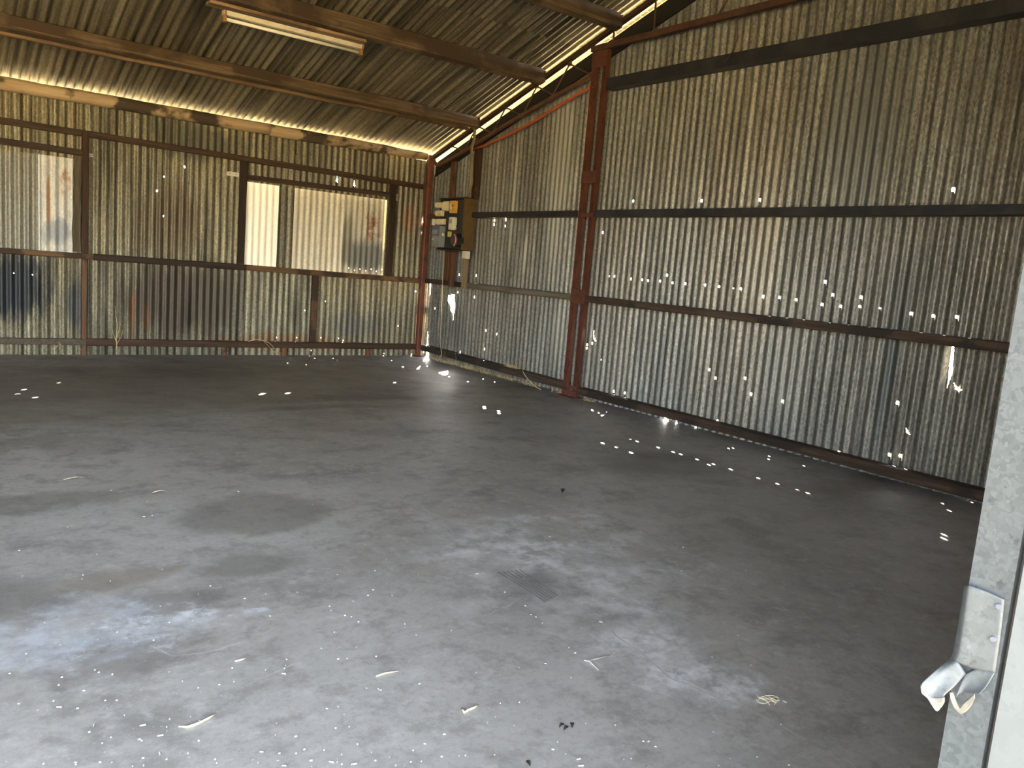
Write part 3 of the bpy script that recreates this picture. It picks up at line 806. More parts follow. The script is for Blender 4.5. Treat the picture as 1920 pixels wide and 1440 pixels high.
# corner post
cp = empty('corner_post', (-0.035, 0.0, 0), 'slender red oxide steel corner post where the two walls meet', 'post')
Geo().sweep(rect_prof(0.078, 0.078, 0.014), lerp_pts((-0.038, 0.005, 0), (-0.038, 0.005, 2.70), 12), X, Y).build('tube', M['red_oxide'], cp, color=(1.25, 1.1, 1.0))
Geo().box((-0.10, -0.06, 0.0), (0.03, 0.075, 0.012), 0.002).build('base_plate', M['rust_steel'], cp)
for zc in (1.035, 2.285):
    Geo().box((-0.125, -0.002, zc - 0.03), (-0.077, 0.045, zc + 0.03), 0.003).build('cleat', M['red_oxide'], cp)

# ------------------------------------------------------------------ gable wall framing
XC = 0.03
GD = 0.12
def girt(name, y0, y1, z0, z1, h, mat, label, chan=False, color=None, d=GD, jit=0.003):
    p0 = (XC, y0, z0); p1 = (XC, y1, z1)
    prof = chan_prof(d, h) if chan else rect_prof(d, h, 0.006)
    if chan: prof = [(-a, b) for a, b in prof][::-1]
    o = Geo().sweep(prof, lerp_pts(p0, p1, 14), X, Z, 0 if chan else jit, 2.5, rng.uniform(0, 40)).build(name, mat, color=color)
    return tag(o, label, 'beam')
girt('wall_girt', -1.09, -3.09, 1.915, 1.918, 0.062, M['black_steel'], 'black steel girt from the meter box to the rusty column', True)
girt('wall_girt', -3.335, YF + 0.08, 1.918, 1.912, 0.066, M['blue_steel'], 'long blue-black steel girt at mid height of the gable wall', True)
girt('wall_girt', -3.335, YF + 0.08, 3.185, 3.165, 0.104, M['blue_steel'], 'deep blue-black steel girt high on the gable wall', True)
girt('wall_girt', -0.04, -1.02, 1.04, 1.042, 0.062, M['dark_wood_y'], 'dark timber girt beneath the meter box', color=(0.8, 0.7, 0.6))
girt('wall_girt', -1.03, -3.09, 1.045, 1.05, 0.062, M['grey_wood_y'], 'weathered grey timber girt between meter box posts and column')
girt('wall_girt', -3.335, YF + 0.08, 1.048, 1.048, 0.066, M['dark_wood_y'], 'blotched dark timber girt below the row of nail holes')
girt('bottom_girt', -0.05, -3.09, 0.128, 0.10, 0.076, M['dark_wood_y'], 'dark bottom girt with dry straw caught behind it')
girt('bottom_girt', -3.335, YF + 0.08, 0.082, 0.07, 0.070, M['dark_wood_y'], 'dark bottom girt along the foot of the gable wall', color=(0.8, 0.75, 0.7))
girt('bracing_cleat', -0.36, -0.05, 1.905, 1.905, 0.05, M['rust_steel'], 'short rusty girt stub between the corner post and meter box', True)

# double-leg column
colm = empty('steel_column', (0.0, -3.225, 0), 'tall rusty red column of two steel legs joined by plates', 'column')
ZC = 3.52
for yc, k in ((-3.131, 1.0), (-3.296, 0.85)):
    Geo().sweep(chan_prof(0.045, 0.062, 0.006) if k == 1.0 else [(a, -b) for a, b in chan_prof(0.045, 0.062, 0.006)][::-1], lerp_pts((-0.008, yc, 0), (-0.008, yc, ZC), 10), X, Y).build('leg', M['red_oxide'], colm, color=(k, k, k))
def plate(z0, z1):
    o = Geo().box((-0.037, -3.326, z0), (-0.031, -3.101, z1), 0.002).build('batten_plate', M['red_oxide'], colm, color=(0.9, 0.9, 0.9))
    for yy in (-3.131, -3.296):
        Geo().tube([(-0.042, yy, (z0 + z1) / 2), (-0.036, yy, (z0 + z1) / 2)], 0.009, 6).build('bolt', M['rust_steel'], o)
for z0, z1 in ((0.0, 0.07), (0.09, 0.13), (0.99, 1.14), (1.88, 1.92), (2.22, 2.34), (3.36, 3.52)): plate(z0, z1)
Geo().box((-0.10, -3.38, -0.0), (0.03, -3.07, 0.012), 0.002).build('base_plate', M['rust_steel'], colm)

# gable truss: rods and angles along the rake
XT = -0.03
tr = empty('rake_truss', (XT, 0, 2.6), 'rusty lattice truss running up the rake from the corner post', 'truss')
def chord_z(y): return 2.652 - SL * y
pts = [(XT, 0.0, chord_z(0)), (XT, YR, chord_z(YR))]
Geo().sweep(angle_prof(0.045, 0.045), lerp_pts(pts[0], pts[1], 12), X, Z).build('top_chord', M['rust_steel'], tr, color=(0.55, 0.5, 0.5))
lowc = [(XT, -0.045, 2.665), (XT, -0.10, 2.60), (XT, -0.17, 2.565), (XT, -0.24, 2.565)] + [tuple(rp(px, py, XT)) for px, py in ((870, 284), (922, 251), (977, 217), (1042, 180))] + [(XT, -3.11, 3.29)]
Geo().sweep(rect_prof(0.042, 0.042, 0.008), lowc, X, Z).build('bottom_chord', M['rust_steel'], tr, color=(1.2, 1.1, 1.0))
nodes = [(735, 820), (810, 850), (885, 710), (970, 750), (1045, 605), (1140, 650), (1220, 485), (1310, 535), (1405, 360), (1495, 410)]
nodes = [rp(600 + a / 3, b / 3, XT) for a, b in nodes]
nodes[-1] = Vector((XT, -3.105, 3.30))       # the last rod runs into the column leg
for i in range(len(nodes) - 1):
    Geo().tube([nodes[i], nodes[i + 1]], 0.009, 6).build('web_rod', M['rust_steel'], tr)
for i in range(0, len(nodes), 2):
    q = nodes[i]
    Geo().box((q.x - 0.012, q.y - 0.025, q.z - 0.02), (q.x + 0.012, q.y + 0.025, q.z + 0.025), 0.003).build('gusset', M['rust_steel'], tr)

tie = empty('tie_member', (XT, -3.35, 3.52), 'rusty horizontal tie running from the column head along the gable', 'beam')
Geo().sweep(angle_prof(0.05, 0.055), lerp_pts((XT, -3.09, 3.5465), (XT, -7.2, 3.55), 8), X, Z).build('bar', M['rust_steel'], tie, color=(0.9, 0.8, 0.8))
for ya, yb in ((-3.387, -3.383), (-3.934, -3.92), (-4.676, -5.17)):      # from the tie up to the top chord
    Geo().tube([(XT, ya, 3.56), (XT, yb, chord_z(yb) - 0.012)], 0.010, 6).build('hanger_rod', M['rust_steel'], tie)
w1 = [rp(1382, 30, XT - 0.01), rp(1384, 70, XT - 0.01), rp(1376, 92, XT - 0.02), rp(1358, 118, XT - 0.03)]
tag(Geo().tube(w1, 0.004, 6).build('loose_wire', M['rust_steel']), 'thin loose wire dangling from the tie across the high girt', 'wire')

# dark barge board along the rake, leaving a slot of daylight under the roof
bb = Geo()
zt = lambda y: roof_z(y) - 0.125
zb = lambda y: roof_z(y) - 0.30
yy = [0.05, -1.0, -2.0, -3.0, -4.0, YR]
v = []
for x in (XS - 0.03, XS - 0.012):
    for y in yy: v += [(x, y, zb(y)), (x, y, zt(y))]
m = len(yy); f = []
for k in range(m - 1):
    a = 2 * k; o2 = 2 * m
    f += [(a, a + 2, a + 3, a + 1), (o2 + a, o2 + a + 1, o2 + a + 3, o2 + a + 2), (a + 1, a + 3, o2 + a + 3, o2 + a + 1), (a, o2 + a, o2 + a + 2, a + 2)]
f += [(0, 1, 2 * m + 1, 2 * m), (2 * m - 2, 4 * m - 2, 4 * m - 1, 2 * m - 1)]
o = obj('barge_board', v, f, M['dark_board']); tag(o, 'blackened barge board following the roof slope above the gable sheets', 'board')

# ------------------------------------------------------------------ purlins
def purlin(y, x0, x1, w, h, label, mat, color=None, parts=None, drop=0.01):
    zc = roof_z(y) - 0.012 - h / 2 - drop
    root = empty('purlin', ((x0 + x1) / 2, y, zc - h / 2), label, 'purlin')
    tilt = math.atan(SL) * (1 if y > YR else -1)
    sd = Vector((0, math.cos(tilt), -math.sin(tilt))); up = Vector((0, math.sin(tilt), math.cos(tilt)))
    Geo().sweep(rect_prof(w, h, 0.012), lerp_pts((x0, y, zc), (x1, y, zc), 30), sd, up, 0.008, 2.0, y * 7).build('beam', mat, root, color=color)
    return root, zc
p1, z1 = purlin(-1.10, XL + 0.1, -0.07, 0.085, 0.125, 'weathered brown purlin with wires along it, nearest the eave log', M['purlin_wood'])
Geo().sweep(rect_prof(0.05, 0.035, 0.006), lerp_pts((XL + 0.1, -1.055, z1 - 0.084), (-0.16, -1.055, z1 - 0.084), 30), Y, Z, 0.006, 2.0, 4).build('batten', M['purlin_wood'], p1, color=(1.2, 1.1, 1.0))
for k, (dy, dz) in enumerate(((-0.052, -0.03), (0.045, -0.02), (0.048, -0.045))):
    pts = [(-10 + 9.9 * i / 40, -1.10 + dy + 0.004 * math.sin(i * 1.7 + k), z1 + dz - 0.006 * abs(math.sin(i * 0.9 + k))) for i in range(41)]
    Geo().tube(pts, 0.005, 5).build('wire', M['cable_tan'], p1, color=(0.6, 0.55, 0.5))
p2, z2 = purlin(-2.33, XL + 0.1, -0.07, 0.095, 0.165, 'broad brown purlin carrying the fluorescent batten', M['purlin_wood'])
p3, z3 = purlin(-3.47, XL + 0.1, -0.07, 0.095, 0.165, 'brown purlin higher up the slope than the fluorescent batten', M['purlin_wood'])
p4, z4 = purlin(-4.6, XL + 0.1, -0.07, 0.095, 0.165, 'brown purlin close under the roof ridge', M['purlin_wood'])
for i, y in enumerate((-6.0, -7.4, -8.8)):
    purlin(y, XL + 0.1, -0.07, 0.095, 0.165, ['brown purlin on the front slope nearest the ridge', 'brown purlin midway down the front roof slope', 'brown purlin above the doorway'][i], M['purlin_wood'])
for pr, y, zc in ((p1, -1.10, z1), (p2, -2.33, z2), (p3, -3.47, z3)):
    Geo().box((-0.066, y - 0.055, zc - 0.06), (-0.056, y + 0.04, zc + 0.06), 0.002).build('cleat', M['rust_steel'], pr)

# netting wires under the roof edge
g = Geo()
y = -0.2
while y > YR:
    z = roof_z(y) - 0.016
    g.tube([(0.0, y, z), (XS + 0.36, y - 0.02, z + 0.004)], 0.0022, 4)
    y -= 0.085
for x in (0.02, 0.12, 0.24, 0.36):
    g.tube([(x, -0.1, roof_z(-0.1) - 0.016), (x, YR, ZRIDGE - 0.016)], 0.0022, 4)
o = g.build('wire_netting', M['weld_wire']); tag(o, 'wire netting strung under the bright roof overhang at the gable', 'netting')

# ------------------------------------------------------------------ fluorescent batten
yl = -2.235
qa = Vector((-3.44, yl, z2 - 0.118)); qb = Vector((-2.15, yl, z2 - 0.118))
L = empty('fluorescent_batten', ((qa.x + qb.x) / 2, yl, qa.z - 0.07), 'white fluorescent batten light with rusty ends under a purlin', 'light')
Geo().box((qa.x - 0.15, -2.385, z2 - 0.125), (qb.x - 0.03, -2.25, z2 - 0.1), 0.004).build('mounting_board', M['purlin_wood'], L, color=(2.3, 2.25, 2.2))
Geo().sweep([(-0.03, -0.02), (0.03, -0.02), (0.04, 0.02), (-0.04, 0.02)], lerp_pts((qa.x, yl, qa.z - 0.022), (qb.x, yl, qb.z - 0.022), 2), Y, Z).build('body', M['white_enamel'], L)
Geo().tube([(qa.x + 0.03, yl + 0.01, qa.z - 0.068), (qb.x - 0.03, yl + 0.01, qb.z - 0.068)], 0.015, 10).build('tube', M['tube_glass'], L, smooth=True)
for xx in (qa.x + 0.012, qb.x - 0.012):
    h = Geo().box((xx - 0.014, yl - 0.018, qa.z - 0.095), (xx + 0.014, yl + 0.03, qa.z - 0.042), 0.004).build('lampholder', M['rust_orange'], L)
    Geo().box((xx - 0.006, yl - 0.04, qa.z - 0.046), (xx + 0.006, yl + 0.04, qa.z - 0.002), 0.002).build('end_cap', M['rust_orange'], L)

# ------------------------------------------------------------------ meter box and its uprights
def vpost(y, z0, z1, w, d, xc, mat, label, color=None, name='service_post'):
    o = Geo().sweep(rect_prof(w, d, 0.006), lerp_pts((xc, y, z0), (xc, y, z1), 12), Y, X, 0.003, 3.0, y * 9).build(name, mat, color=color)
    return tag(o, label, 'post')
vpost(-0.455, 1.072, 2.605, 0.10, 0.032, 0.051, M['brown_wood_z'], 'rusty brown upright behind the meter box nearest the corner post', (1.0, 0.8, 0.7))
vpost(-0.745, 1.00, 1.455, 0.06, 0.05, -0.045, M['rust_steel'], 'short rust red upright hanging below the meter box', (1.2, 1.0, 0.9))
vpost(-1.035, 2.115, 2.85, 0.085, 0.066, 0.032, M['brown_wood_z'], 'brown upright carrying cables from the purlin to the meter box', (1.0, 0.75, 0.65))
vpost(-1.045, 1.00, 1.40, 0.085, 0.04, -0.045, M['pale_wood_z'], 'pale short timber upright under the white junction box', (0.75, 0.7, 0.62))

MB = empty('meter_box', (-0.06, -0.77, 1.47), 'open electrical meter box with black board, fuses and meters', 'meter box')
XF = -0.12          # face of the board
y0, y1 = -1.075, -0.46
zb0, zt0 = 1.475, 2.105
Geo().box((XF, y0 + 0.015, zb0 + 0.01), (XF + 0.02, y1 - 0.01, zt0 - 0.01), 0.002).build('meter_board', M['board_black'], MB)
Geo().box((XF - 0.02, y0, zb0), (0.03, y0 + 0.018, zt0), 0.002).build('side_panel', M['box_brown'], MB)
Geo().box((XF, y1 - 0.018, zb0), (0.03, y1, zt0), 0.002).build('side_panel', M['box_brown'], MB, color=(0.5, 0.5, 0.5))
Geo().box((XF - 0.02, y0, zt0), (0.03, y1, zt0 + 0.015), 0.002).build('top_panel', M['rust_steel'], MB, color=(0.5, 0.5, 0.5))
Geo().box((XF - 0.02, y0, zb0 - 0.015), (0.03, y1, zb0), 0.002).build('bottom_panel', M['rust_steel'], MB, color=(0.4, 0.4, 0.4))
def zc2(u, v): return (780 + u / 9.6, 350 + v / 9.6)
def unit(name, u0, v0, u1, v1, depth, mat, color=None, bev=0.006, parent=MB, x0=None):
    """a block on the board whose seen box spans the pixels, front face + near side"""
    xf = (XF if x0 is None else x0) - depth
    a = rp(*zc2(u0, (v0 + v1) / 2), xf); xb = XF if x0 is None else x0
    b = rp(*zc2(u1, (v0 + v1) / 2), xb)
    t = rp(*zc2((u0 + u1) / 2, v0), xf).z; bt = rp(*zc2((u0 + u1) / 2, v1), xf).z
    lo = (xf, b.y, bt); hi = (xb, a.y, t)
    return Geo().box(lo, hi, bev).build(name, mat, parent, color=color), lo, hi
for (u0, v0, u1, v1, nn) in ((357, 280, 480, 380, 3), (482, 262, 600, 435, 3), (355, 425, 512, 530, 3), (365, 575, 540, 682, 3)):
    o, lo, hi = unit('fuse_block', u0, v0, u1, v1, 0.03, M['cream'], (0.9, 0.85, 0.75))
    for k in range(nn):
        ya = lo[1] + (hi[1] - lo[1]) * (k + 0.12) / nn; yb = lo[1] + (hi[1] - lo[1]) * (k + 0.88) / nn
        hz = hi[2] - lo[2]
        Geo().box((lo[0] - 0.018, ya, lo[2] + hz * 0.12), (lo[0], yb, hi[2] - hz * 0.12), 0.004).build('fuse_carrier', M['cream'], o)
o, lo, hi = unit('main_switch', 602, 252, 752, 472, 0.045, M['orange_card'])
hz = hi[2] - lo[2]
Geo().box((lo[0] - 0.008, lo[1] + 0.06, lo[2] + 0.3 * hz), (lo[0], hi[1] - 0.02, lo[2] + 0.75 * hz), 0.003).build('switch_label', M['cream_pale'], o)
Geo().box((lo[0] - 0.02, lo[1] + 0.03, lo[2] + 0.5 * hz), (lo[0], lo[1] + 0.045, lo[2] + 0.7 * hz), 0.003).build('switch_lever', M['orange_card'], o, color=(0.5, 0.4, 0.3))
o, lo, hi = unit('service_fuse', 578, 542, 742, 778, 0.06, M['cream_pale'], (1, 0.95, 0.85), 0.018)
Geo().box((lo[0] - 0.006, lo[1] + 0.03, lo[2] + 0.08), (lo[0], hi[1] - 0.02, hi[2] - 0.03), 0.003).build('rating_label', M['grey_plastic'], o, color=(1.6, 1.55, 1.4))
o, lo, hi = unit('seal_tag', 565, 805, 645, 905, 0.02, M['yellow'])
o, lo, hi = unit('isolator', 285, 575, 350, 690, 0.05, M['cream_pale'])
# digital meter
o, lo, hi = unit('digital_meter', 285, 700, 525, 1085, 0.085, M['grey_plastic'], None, 0.01)
hz = hi[2] - lo[2]
d1 = Geo().box((lo[0] - 0.012, lo[1] + 0.004, lo[2] + hz * 0.53), (lo[0] + 0.03, hi[1] - 0.004, hi[2] - 0.004), 0.006).build('meter_face', M['blue_grey'], o)
Geo().box((lo[0] - 0.015, lo[1] + 0.035, lo[2] + hz * 0.60), (lo[0] - 0.011, hi[1] - 0.03, lo[2] + hz * 0.80), 0.001).build('display', M['lcd'], o)
Geo().box((lo[0] - 0.014, hi[1] - 0.06, lo[2] + hz * 0.33), (lo[0], hi[1] - 0.03, lo[2] + hz * 0.38), 0.001).build('badge', M['cream_pale'], o)
Geo().box((lo[0] + 0.035, lo[1] - 0.004, lo[2] + hz * 0.53), (lo[0] + 0.065, lo[1] + 0.002, lo[2] + hz * 0.66), 0.001).build('side_tag', M['cream_pale'], o)
# round disc meter with a red band
c = rp(*zc2(735, 965), XF - 0.05); R0 = 0.085
def disc(x0, x1, r, n=20, r2=None):
    r2 = r if r2 is None else r2
    v = []; f = []
    for k in range(n):
        a = 2 * math.pi * k / n
        v += [(x0, c.y + r2 * math.cos(a), c.z + r2 * math.sin(a)), (x1, c.y + r * math.cos(a), c.z + r * math.sin(a))]
    for k in range(n):
        k2 = (k + 1) % n; f.append((2 * k, 2 * k + 1, 2 * k2 + 1, 2 * k2))
    f += [tuple(2 * k for k in reversed(range(n))), tuple(2 * k + 1 for k in range(n))]
    return Geo().add(v, f)
dm = disc(XF - 0.10, XF, R0, 20, R0 * 0.9).build('disc_meter', M['glass_dark'], MB)
pr = [(0.006, -0.013), (0.006, 0.013), (-0.006, 0.013), (-0.006, -0.013)]
pts = [(XF - 0.105, c.y + (R0 * 0.86) * math.cos(a), c.z + R0 * 0.86 * math.sin(a)) for a in [math.radians(110 + 14 * k) for k in range(11)]]
Geo().sweep(pr, pts, X).build('red_band', M['red_plastic'], dm)
Geo().sweep([(0.005, -0.003), (0.005, 0.003), (-0.005, 0.003), (-0.005, -0.003)], [(p[0] - 0.006, c.y + (p[1] - c.y) * 0.98, c.z + (p[2] - c.z) * 0.98) for p in pts], X).build('white_scale', M['cream_pale'], dm)
# board wiring
for k, (ya, za, yb, zb_) in enumerate(((-0.93, 1.82, -0.95, 1.70), (-0.66, 1.95, -0.72, 1.60), (-0.60, 1.74, -0.66, 1.66), (-1.0, 1.66, -1.02, 1.56))):
    Geo().tube([(XF - 0.006, ya, za), (XF - 0.02, (ya + yb) / 2 + 0.02, (za + zb_) / 2), (XF - 0.006, yb, zb_)], 0.005, 6).build('wire', M['black_steel'], MB)

# white junction box under the meter box
jb = empty('junction_box', (-0.065, -1.04, 1.38), 'small white plastic junction box under the meter box', 'junction box')
q0 = rp(866, 480, -0.12); q1 = rp(881.5, 480, -0.065)
Geo().box((-0.12, q1.y, 1.37), (-0.066, q0.y, 1.465), 0.006).build('body', M['cream_pale'], jb)
Geo().box((-0.126, q1.y + 0.008, 1.378), (-0.12, q0.y - 0.008, 1.457), 0.002).build('lid', M['cream_pale'], jb, color=(0.9, 0.85, 0.75))

# cables from the purlin to the meter box
cb = empty('cable_bundle', (-0.05, -1.0, 2.12), 'tan cable bundle dropping from the purlin into the meter box', 'cable')
for k, (dx, r) in enumerate(((0.0, 0.017), (0.6, 0.012), (-0.5, 0.010))):
    P = [(884 + dx * 2, 222), (887 + dx, 233), (890 + dx * 2, 246), (889 + dx * 2, 262), (884 + dx * 3, 276), (885 + dx * 2, 295), (884 + dx * 4, 318), (883 + dx * 5, 342), (880 + dx * 3, 358), (877 + dx * 2, 369)]
    xs = (-0.078, -0.080, -0.078, -0.072, -0.070, -0.048, -0.034, -0.032, -0.036, -0.045)
    pts = [rp(a, b, x - 0.006 * k) for (a, b), x in zip(P, xs)]
    Geo().tube(pts, r, 7).build('cable', M['cable_tan'], cb, smooth=True, color=(1.2 - 0.2 * k,) * 3)
# hanging service wire
P = [(849, 470), (848, 500), (846, 545), (844, 600), (842, 640), (840, 665), (842, 672), (838, 690)]
P = [(a - 17, b) for a, b in P[:5]] + [(827, 655), (828, 664), (823, 671), (821, 678)]
o = Geo().tube([rp(a, b, -0.037) for a, b in P], 0.0045, 6).build('hanging_wire', M['straw_pale'], color=(0.8, 0.75, 0.6))
tag(o, 'thin pale wire hanging from the meter box to the floor', 'wire')
# orange conduit
P = [(890, 279), (905, 274), (940, 259), (987, 236), (1020, 216), (1050, 197), (1080, 179), (1101, 167)]
o = Geo().tube([rp(a, b, -0.018 + 0.018 * k / 7) for k, (a, b) in enumerate(P)] + [Vector((0.0, -3.105, 3.195))], 0.016, 8).build('orange_conduit', M['orange_conduit'], smooth=True)
tag(o, 'sagging bright orange conduit between the cable post and the column', 'conduit')

# ------------------------------------------------------------------ doorway jamb close to the camera
dj = empty('door_jamb', (XJ, YF, 0), 'galvanised steel door jamb with a pale strip beside it', 'door jamb')
eA = fp(1757, 1440, 0.0)
def jpt(px, py, y):
    d = ray(px, py); t = (y - CAM.y) / d.y; return CAM + d * t
YJ = -9.14
e1 = jpt(1792, 1240, YJ)
XE = e1.x
def xr(px, py): d = ray(px, py); t = (XE - CAM.x) / d.x; return CAM + d * t
g1 = xr(1875, 1240)          # groove on the reveal plane
yg = g1.y
Geo().sweep([(0, 0), (0.05, 0), (0.05, 0.003), (0.003, 0.003), (0.003, YJ - yg - 0.003), (0.05, YJ - yg - 0.003), (0.05, YJ - yg), (0, YJ - yg)], lerp_pts((XE, yg, 0.0), (XE, yg, 3.0), 2), X, Y).build('channel', M['jamb_galv'], dj)
Geo().sweep([(0.014, 0), (0.05, 0), (0.05, -0.012), (0.014, -0.012)], lerp_pts((XE, yg, 0.0), (XE, yg, 3.0), 2), X, Y).build('recess_strip', M['black_steel'], dj, color=(3, 3, 3))
Geo().sweep([(-0.006, -0.009), (0.05, -0.009), (0.05, -0.13), (0.004, -0.13), (-0.006, -0.11)], lerp_pts((XE, yg, 0.0), (XE, yg, 3.0), 2), X, Y).build('outer_strip', M['jamb_white'], dj)

# flared bracket on the jamb
bk = empty('flared_bracket', (XE - 0.004, (YJ + yg) / 2, 0.74), 'galvanised flared guide bracket screwed to the door jamb', 'bracket')
def onj(px, py, off=0.0):
    d = ray(px, py); t = (XE - off - CAM.x) / d.x; q = CAM + d * t; return q
def smooth_line(p, k=5):
    out = []
    for i in range(len(p) - 1):
        a = p[i - 1] if i else p[0] * 2 - p[1]; d = p[i + 2] if i + 2 < len(p) else p[-1] * 2 - p[-2]
        b, c = p[i], p[i + 1]
        for q in range(k):
            t = q / k
            out.append((b * 2 + (c - a) * t + (a * 2 - b * 5 + c * 4 - d) * t * t + (b * 3 - a - c * 3 + d) * t ** 3) * 0.5)
    return out + [p[-1]]
def strip(P, offs, name, mat, th=0.003):
    """P rows of pixel pairs across the strip, offs the stand-off from the jamb"""
    g = Geo(); rows = []
    for (pts, of) in zip(P, offs):
        rows.append([onj(a, b, o) for (a, b), o in zip(pts, of)])
    rows = [smooth_line(r) for r in rows]
    rows = [list(r) for r in zip(*[smooth_line(list(c)) for c in zip(*rows)])]
    nC = len(rows[0]); V = []
    for s in (0, 1):
        for r in rows:
            for q in r: V.append(q + Vector((-th * s, -th * 0.3 * s, 0)))
    nR = len(rows); F = []
    for s in (0, 1):
        b = s * nR * nC
        for i in range(nR - 1):
            for j in range(nC - 1):
                q = (b + i * nC + j, b + i * nC + j + 1, b + (i + 1) * nC + j + 1, b + (i + 1) * nC + j)
                F.append(q if s else q[::-1])
    T = nR * nC
    edge = [(0, j) for j in range(nC)] + [(i, nC - 1) for i in range(1, nR)] + [(nR - 1, j) for j in range(nC - 2, -1, -1)] + [(i, 0) for i in range(nR - 2, 0, -1)]
    for k in range(len(edge)):
        a = edge[k][0] * nC + edge[k][1]; b2 = edge[(k + 1) % len(edge)]; b2 = b2[0] * nC + b2[1]
        F.append((a, b2, T + b2, T + a))
    g.add(V, F)
    o = g.build(name, mat, bk, smooth=True)
    for pl in o.data.polygons[2 * (nR - 1) * (nC - 1):]: pl.use_smooth = False
    return o
def cz(u, v): return (1700 + u / 3.6, 1040 + v / 3.6)
plate_rows = [[cz(390, 208), cz(412, 208), cz(440, 210), cz(550, 250), cz(662, 300)],
              [cz(372, 330), cz(396, 330), cz(428, 332), cz(540, 350), cz(655, 370)],
              [cz(340, 520), cz(368, 522), cz(400, 525), cz(520, 535), cz(635, 545)],
              [cz(312, 660), cz(342, 664), cz(376, 668), cz(495, 690), cz(612, 700)],
              [cz(290, 705), cz(318, 712), cz(350, 725), cz(470, 770), cz(600, 790)]]
strip(plate_rows, [(0.002, 0.009, 0.010, 0.007, 0.005)] * 5, 'plate', M['bracket_galv'])
arm1 = [[cz(290, 705), cz(318, 712), cz(350, 725), cz(400, 800)], [cz(200, 775), cz(228, 800), cz(262, 838), cz(330, 880)], [cz(118, 848), cz(150, 880), cz(190, 915), cz(262, 940)], [cz(98, 880), cz(130, 925), cz(170, 965), cz(256, 962)]]
strip(arm1, [(0.004, 0.010, 0.011, 0.009), (0.022, 0.022, 0.020, 0.018), (0.036, 0.034, 0.03, 0.028), (0.040, 0.038, 0.034, 0.031)], 'flared_arm', M['bracket_galv'])
tip1 = [[cz(96, 876), cz(130, 922), cz(175, 960), cz(258, 958)], [cz(102, 925), cz(140, 958), cz(180, 1005), cz(257, 992)], [cz(112, 938), cz(148, 968), cz(202, 1050), cz(240, 1022)]]
strip(tip1, [(0.041, 0.039, 0.035, 0.032), (0.043, 0.041, 0.037, 0.034), (0.042, 0.040, 0.036, 0.033)], 'worn_tip', M['bracket_tip'])
arm2 = [[cz(400, 800), cz(470, 770), cz(540, 780), cz(600, 790)], [cz(360, 880), cz(420, 860), cz(480, 880), cz(545, 880)], [cz(335, 960), cz(370, 930), cz(430, 930), cz(495, 935)]]
strip(arm2, [(0.008, 0.007, 0.006, 0.005), (0.012, 0.009, 0.010, 0.012), (0.016, 0.012, 0.016, 0.020)], 'flared_arm', M['bracket_galv'])
tip2 = [[cz(292, 925), cz(315, 930), cz(335, 985), cz(360, 1030), cz(385, 1000), cz(425, 965), cz(460, 935)], [cz(296, 960), cz(312, 1010), cz(335, 1045), cz(365, 1068), cz(395, 1058), cz(435, 1020), cz(462, 965)]]
strip(tip2, [(0.022, 0.021, 0.020, 0.020, 0.020, 0.020, 0.021)] * 2, 'worn_tip', M['bracket_tip'])
for (u, v) in ((626, 348), (588, 568), (424, 614)):
    q = onj(*cz(u, v), 0.009)
    Geo().tube([q, q + Vector((-0.0035, 0, 0))], 0.0032, 10).build('screw', M['blue_grey'], bk)

# ------------------------------------------------------------------ straw, weeds and litter
def blade(g, p, d, ln, wd, bend):
    p = Vector(p); d = Vector(d).normalized()
    s = d.cross(Vector((0.3, 0.5, 0.1))).normalized()
    prev = None; n = 4
    for i in range(n + 1):
        t = i / n
        q = p + d * (ln * t) + Vector(bend) * (t * t * ln)
        wv = wd * (1 - 0.85 * t)
        a = len(g.v); g.v += [q - s * wv, q + s * wv]
        if prev is not None: g.f.append((prev, prev + 1, a + 1, a))
        prev = a
rs = random.Random(21)
def girt_under(y):
    """underside of the bottom girt of the gable wall"""
    return 0.128 - 0.028 * (-0.05 - y) / 3.04 - 0.038 if y > -3.2 else 0.047
def tuft(centre, half, nb, h, label, stems=0, name='straw_tuft', mat='straw', group='dry straw along the gable wall'):
    g = Geo(); c = Vector(centre); made = 0
    for k in range(nb * 12):
        if made >= nb: break
        t = Geo()
        p = c + Vector((rs.uniform(-0.035, 0.06), rs.uniform(-half, half), 0.002))
        d = Vector((rs.uniform(-0.5, 0.5), rs.uniform(-0.9, 0.9), rs.uniform(0.25, 1.2)))
        b = (rs.uniform(-0.3, 0.3), rs.uniform(-0.5, 0.5), rs.uniform(-0.5, 0.0))
        blade(t, p, d, h * rs.uniform(0.35, 1.0), 0.0018, b)
        for v in t.v: v.z = max(v.z, 0.002)
        # keep the blades under the girt, off the sheets and out of the next tuft
        if any(v.z > girt_under(v.y) - 0.002 or v.x > XS - 0.014 or abs(v.y - c.y) > half for v in t.v): continue
        g.add(t.v, t.f); made += 1
    for k in range(stems):       # a few stalks standing up in front of the girt
        blade(g, (-0.048, c.y + half * (0.7 - 0.6 * k), 0.002), (rs.uniform(-0.08, 0.0), rs.uniform(-0.25, 0.25), 1), rs.uniform(0.16, 0.22), 0.0018, (0, rs.uniform(-0.15, 0.15), 0))
    return tag(g.build(name, M[mat]), label, 'straw', group)
labs = ['dry straw tuft under the bottom girt right beside the corner post',
        'dry straw tuft with tall stalks at the wall foot below the torn hole',
        'dense dry straw tuft at the wall foot below the meter box posts',
        'thin dry straw tuft midway between corner post and column',
        'curling dry straw tuft under the girt below the lodged straw wad',
        'sparse dry straw tuft at the foot of the leaning dry reed',
        'small dry straw tuft at the foot of the rusty column']
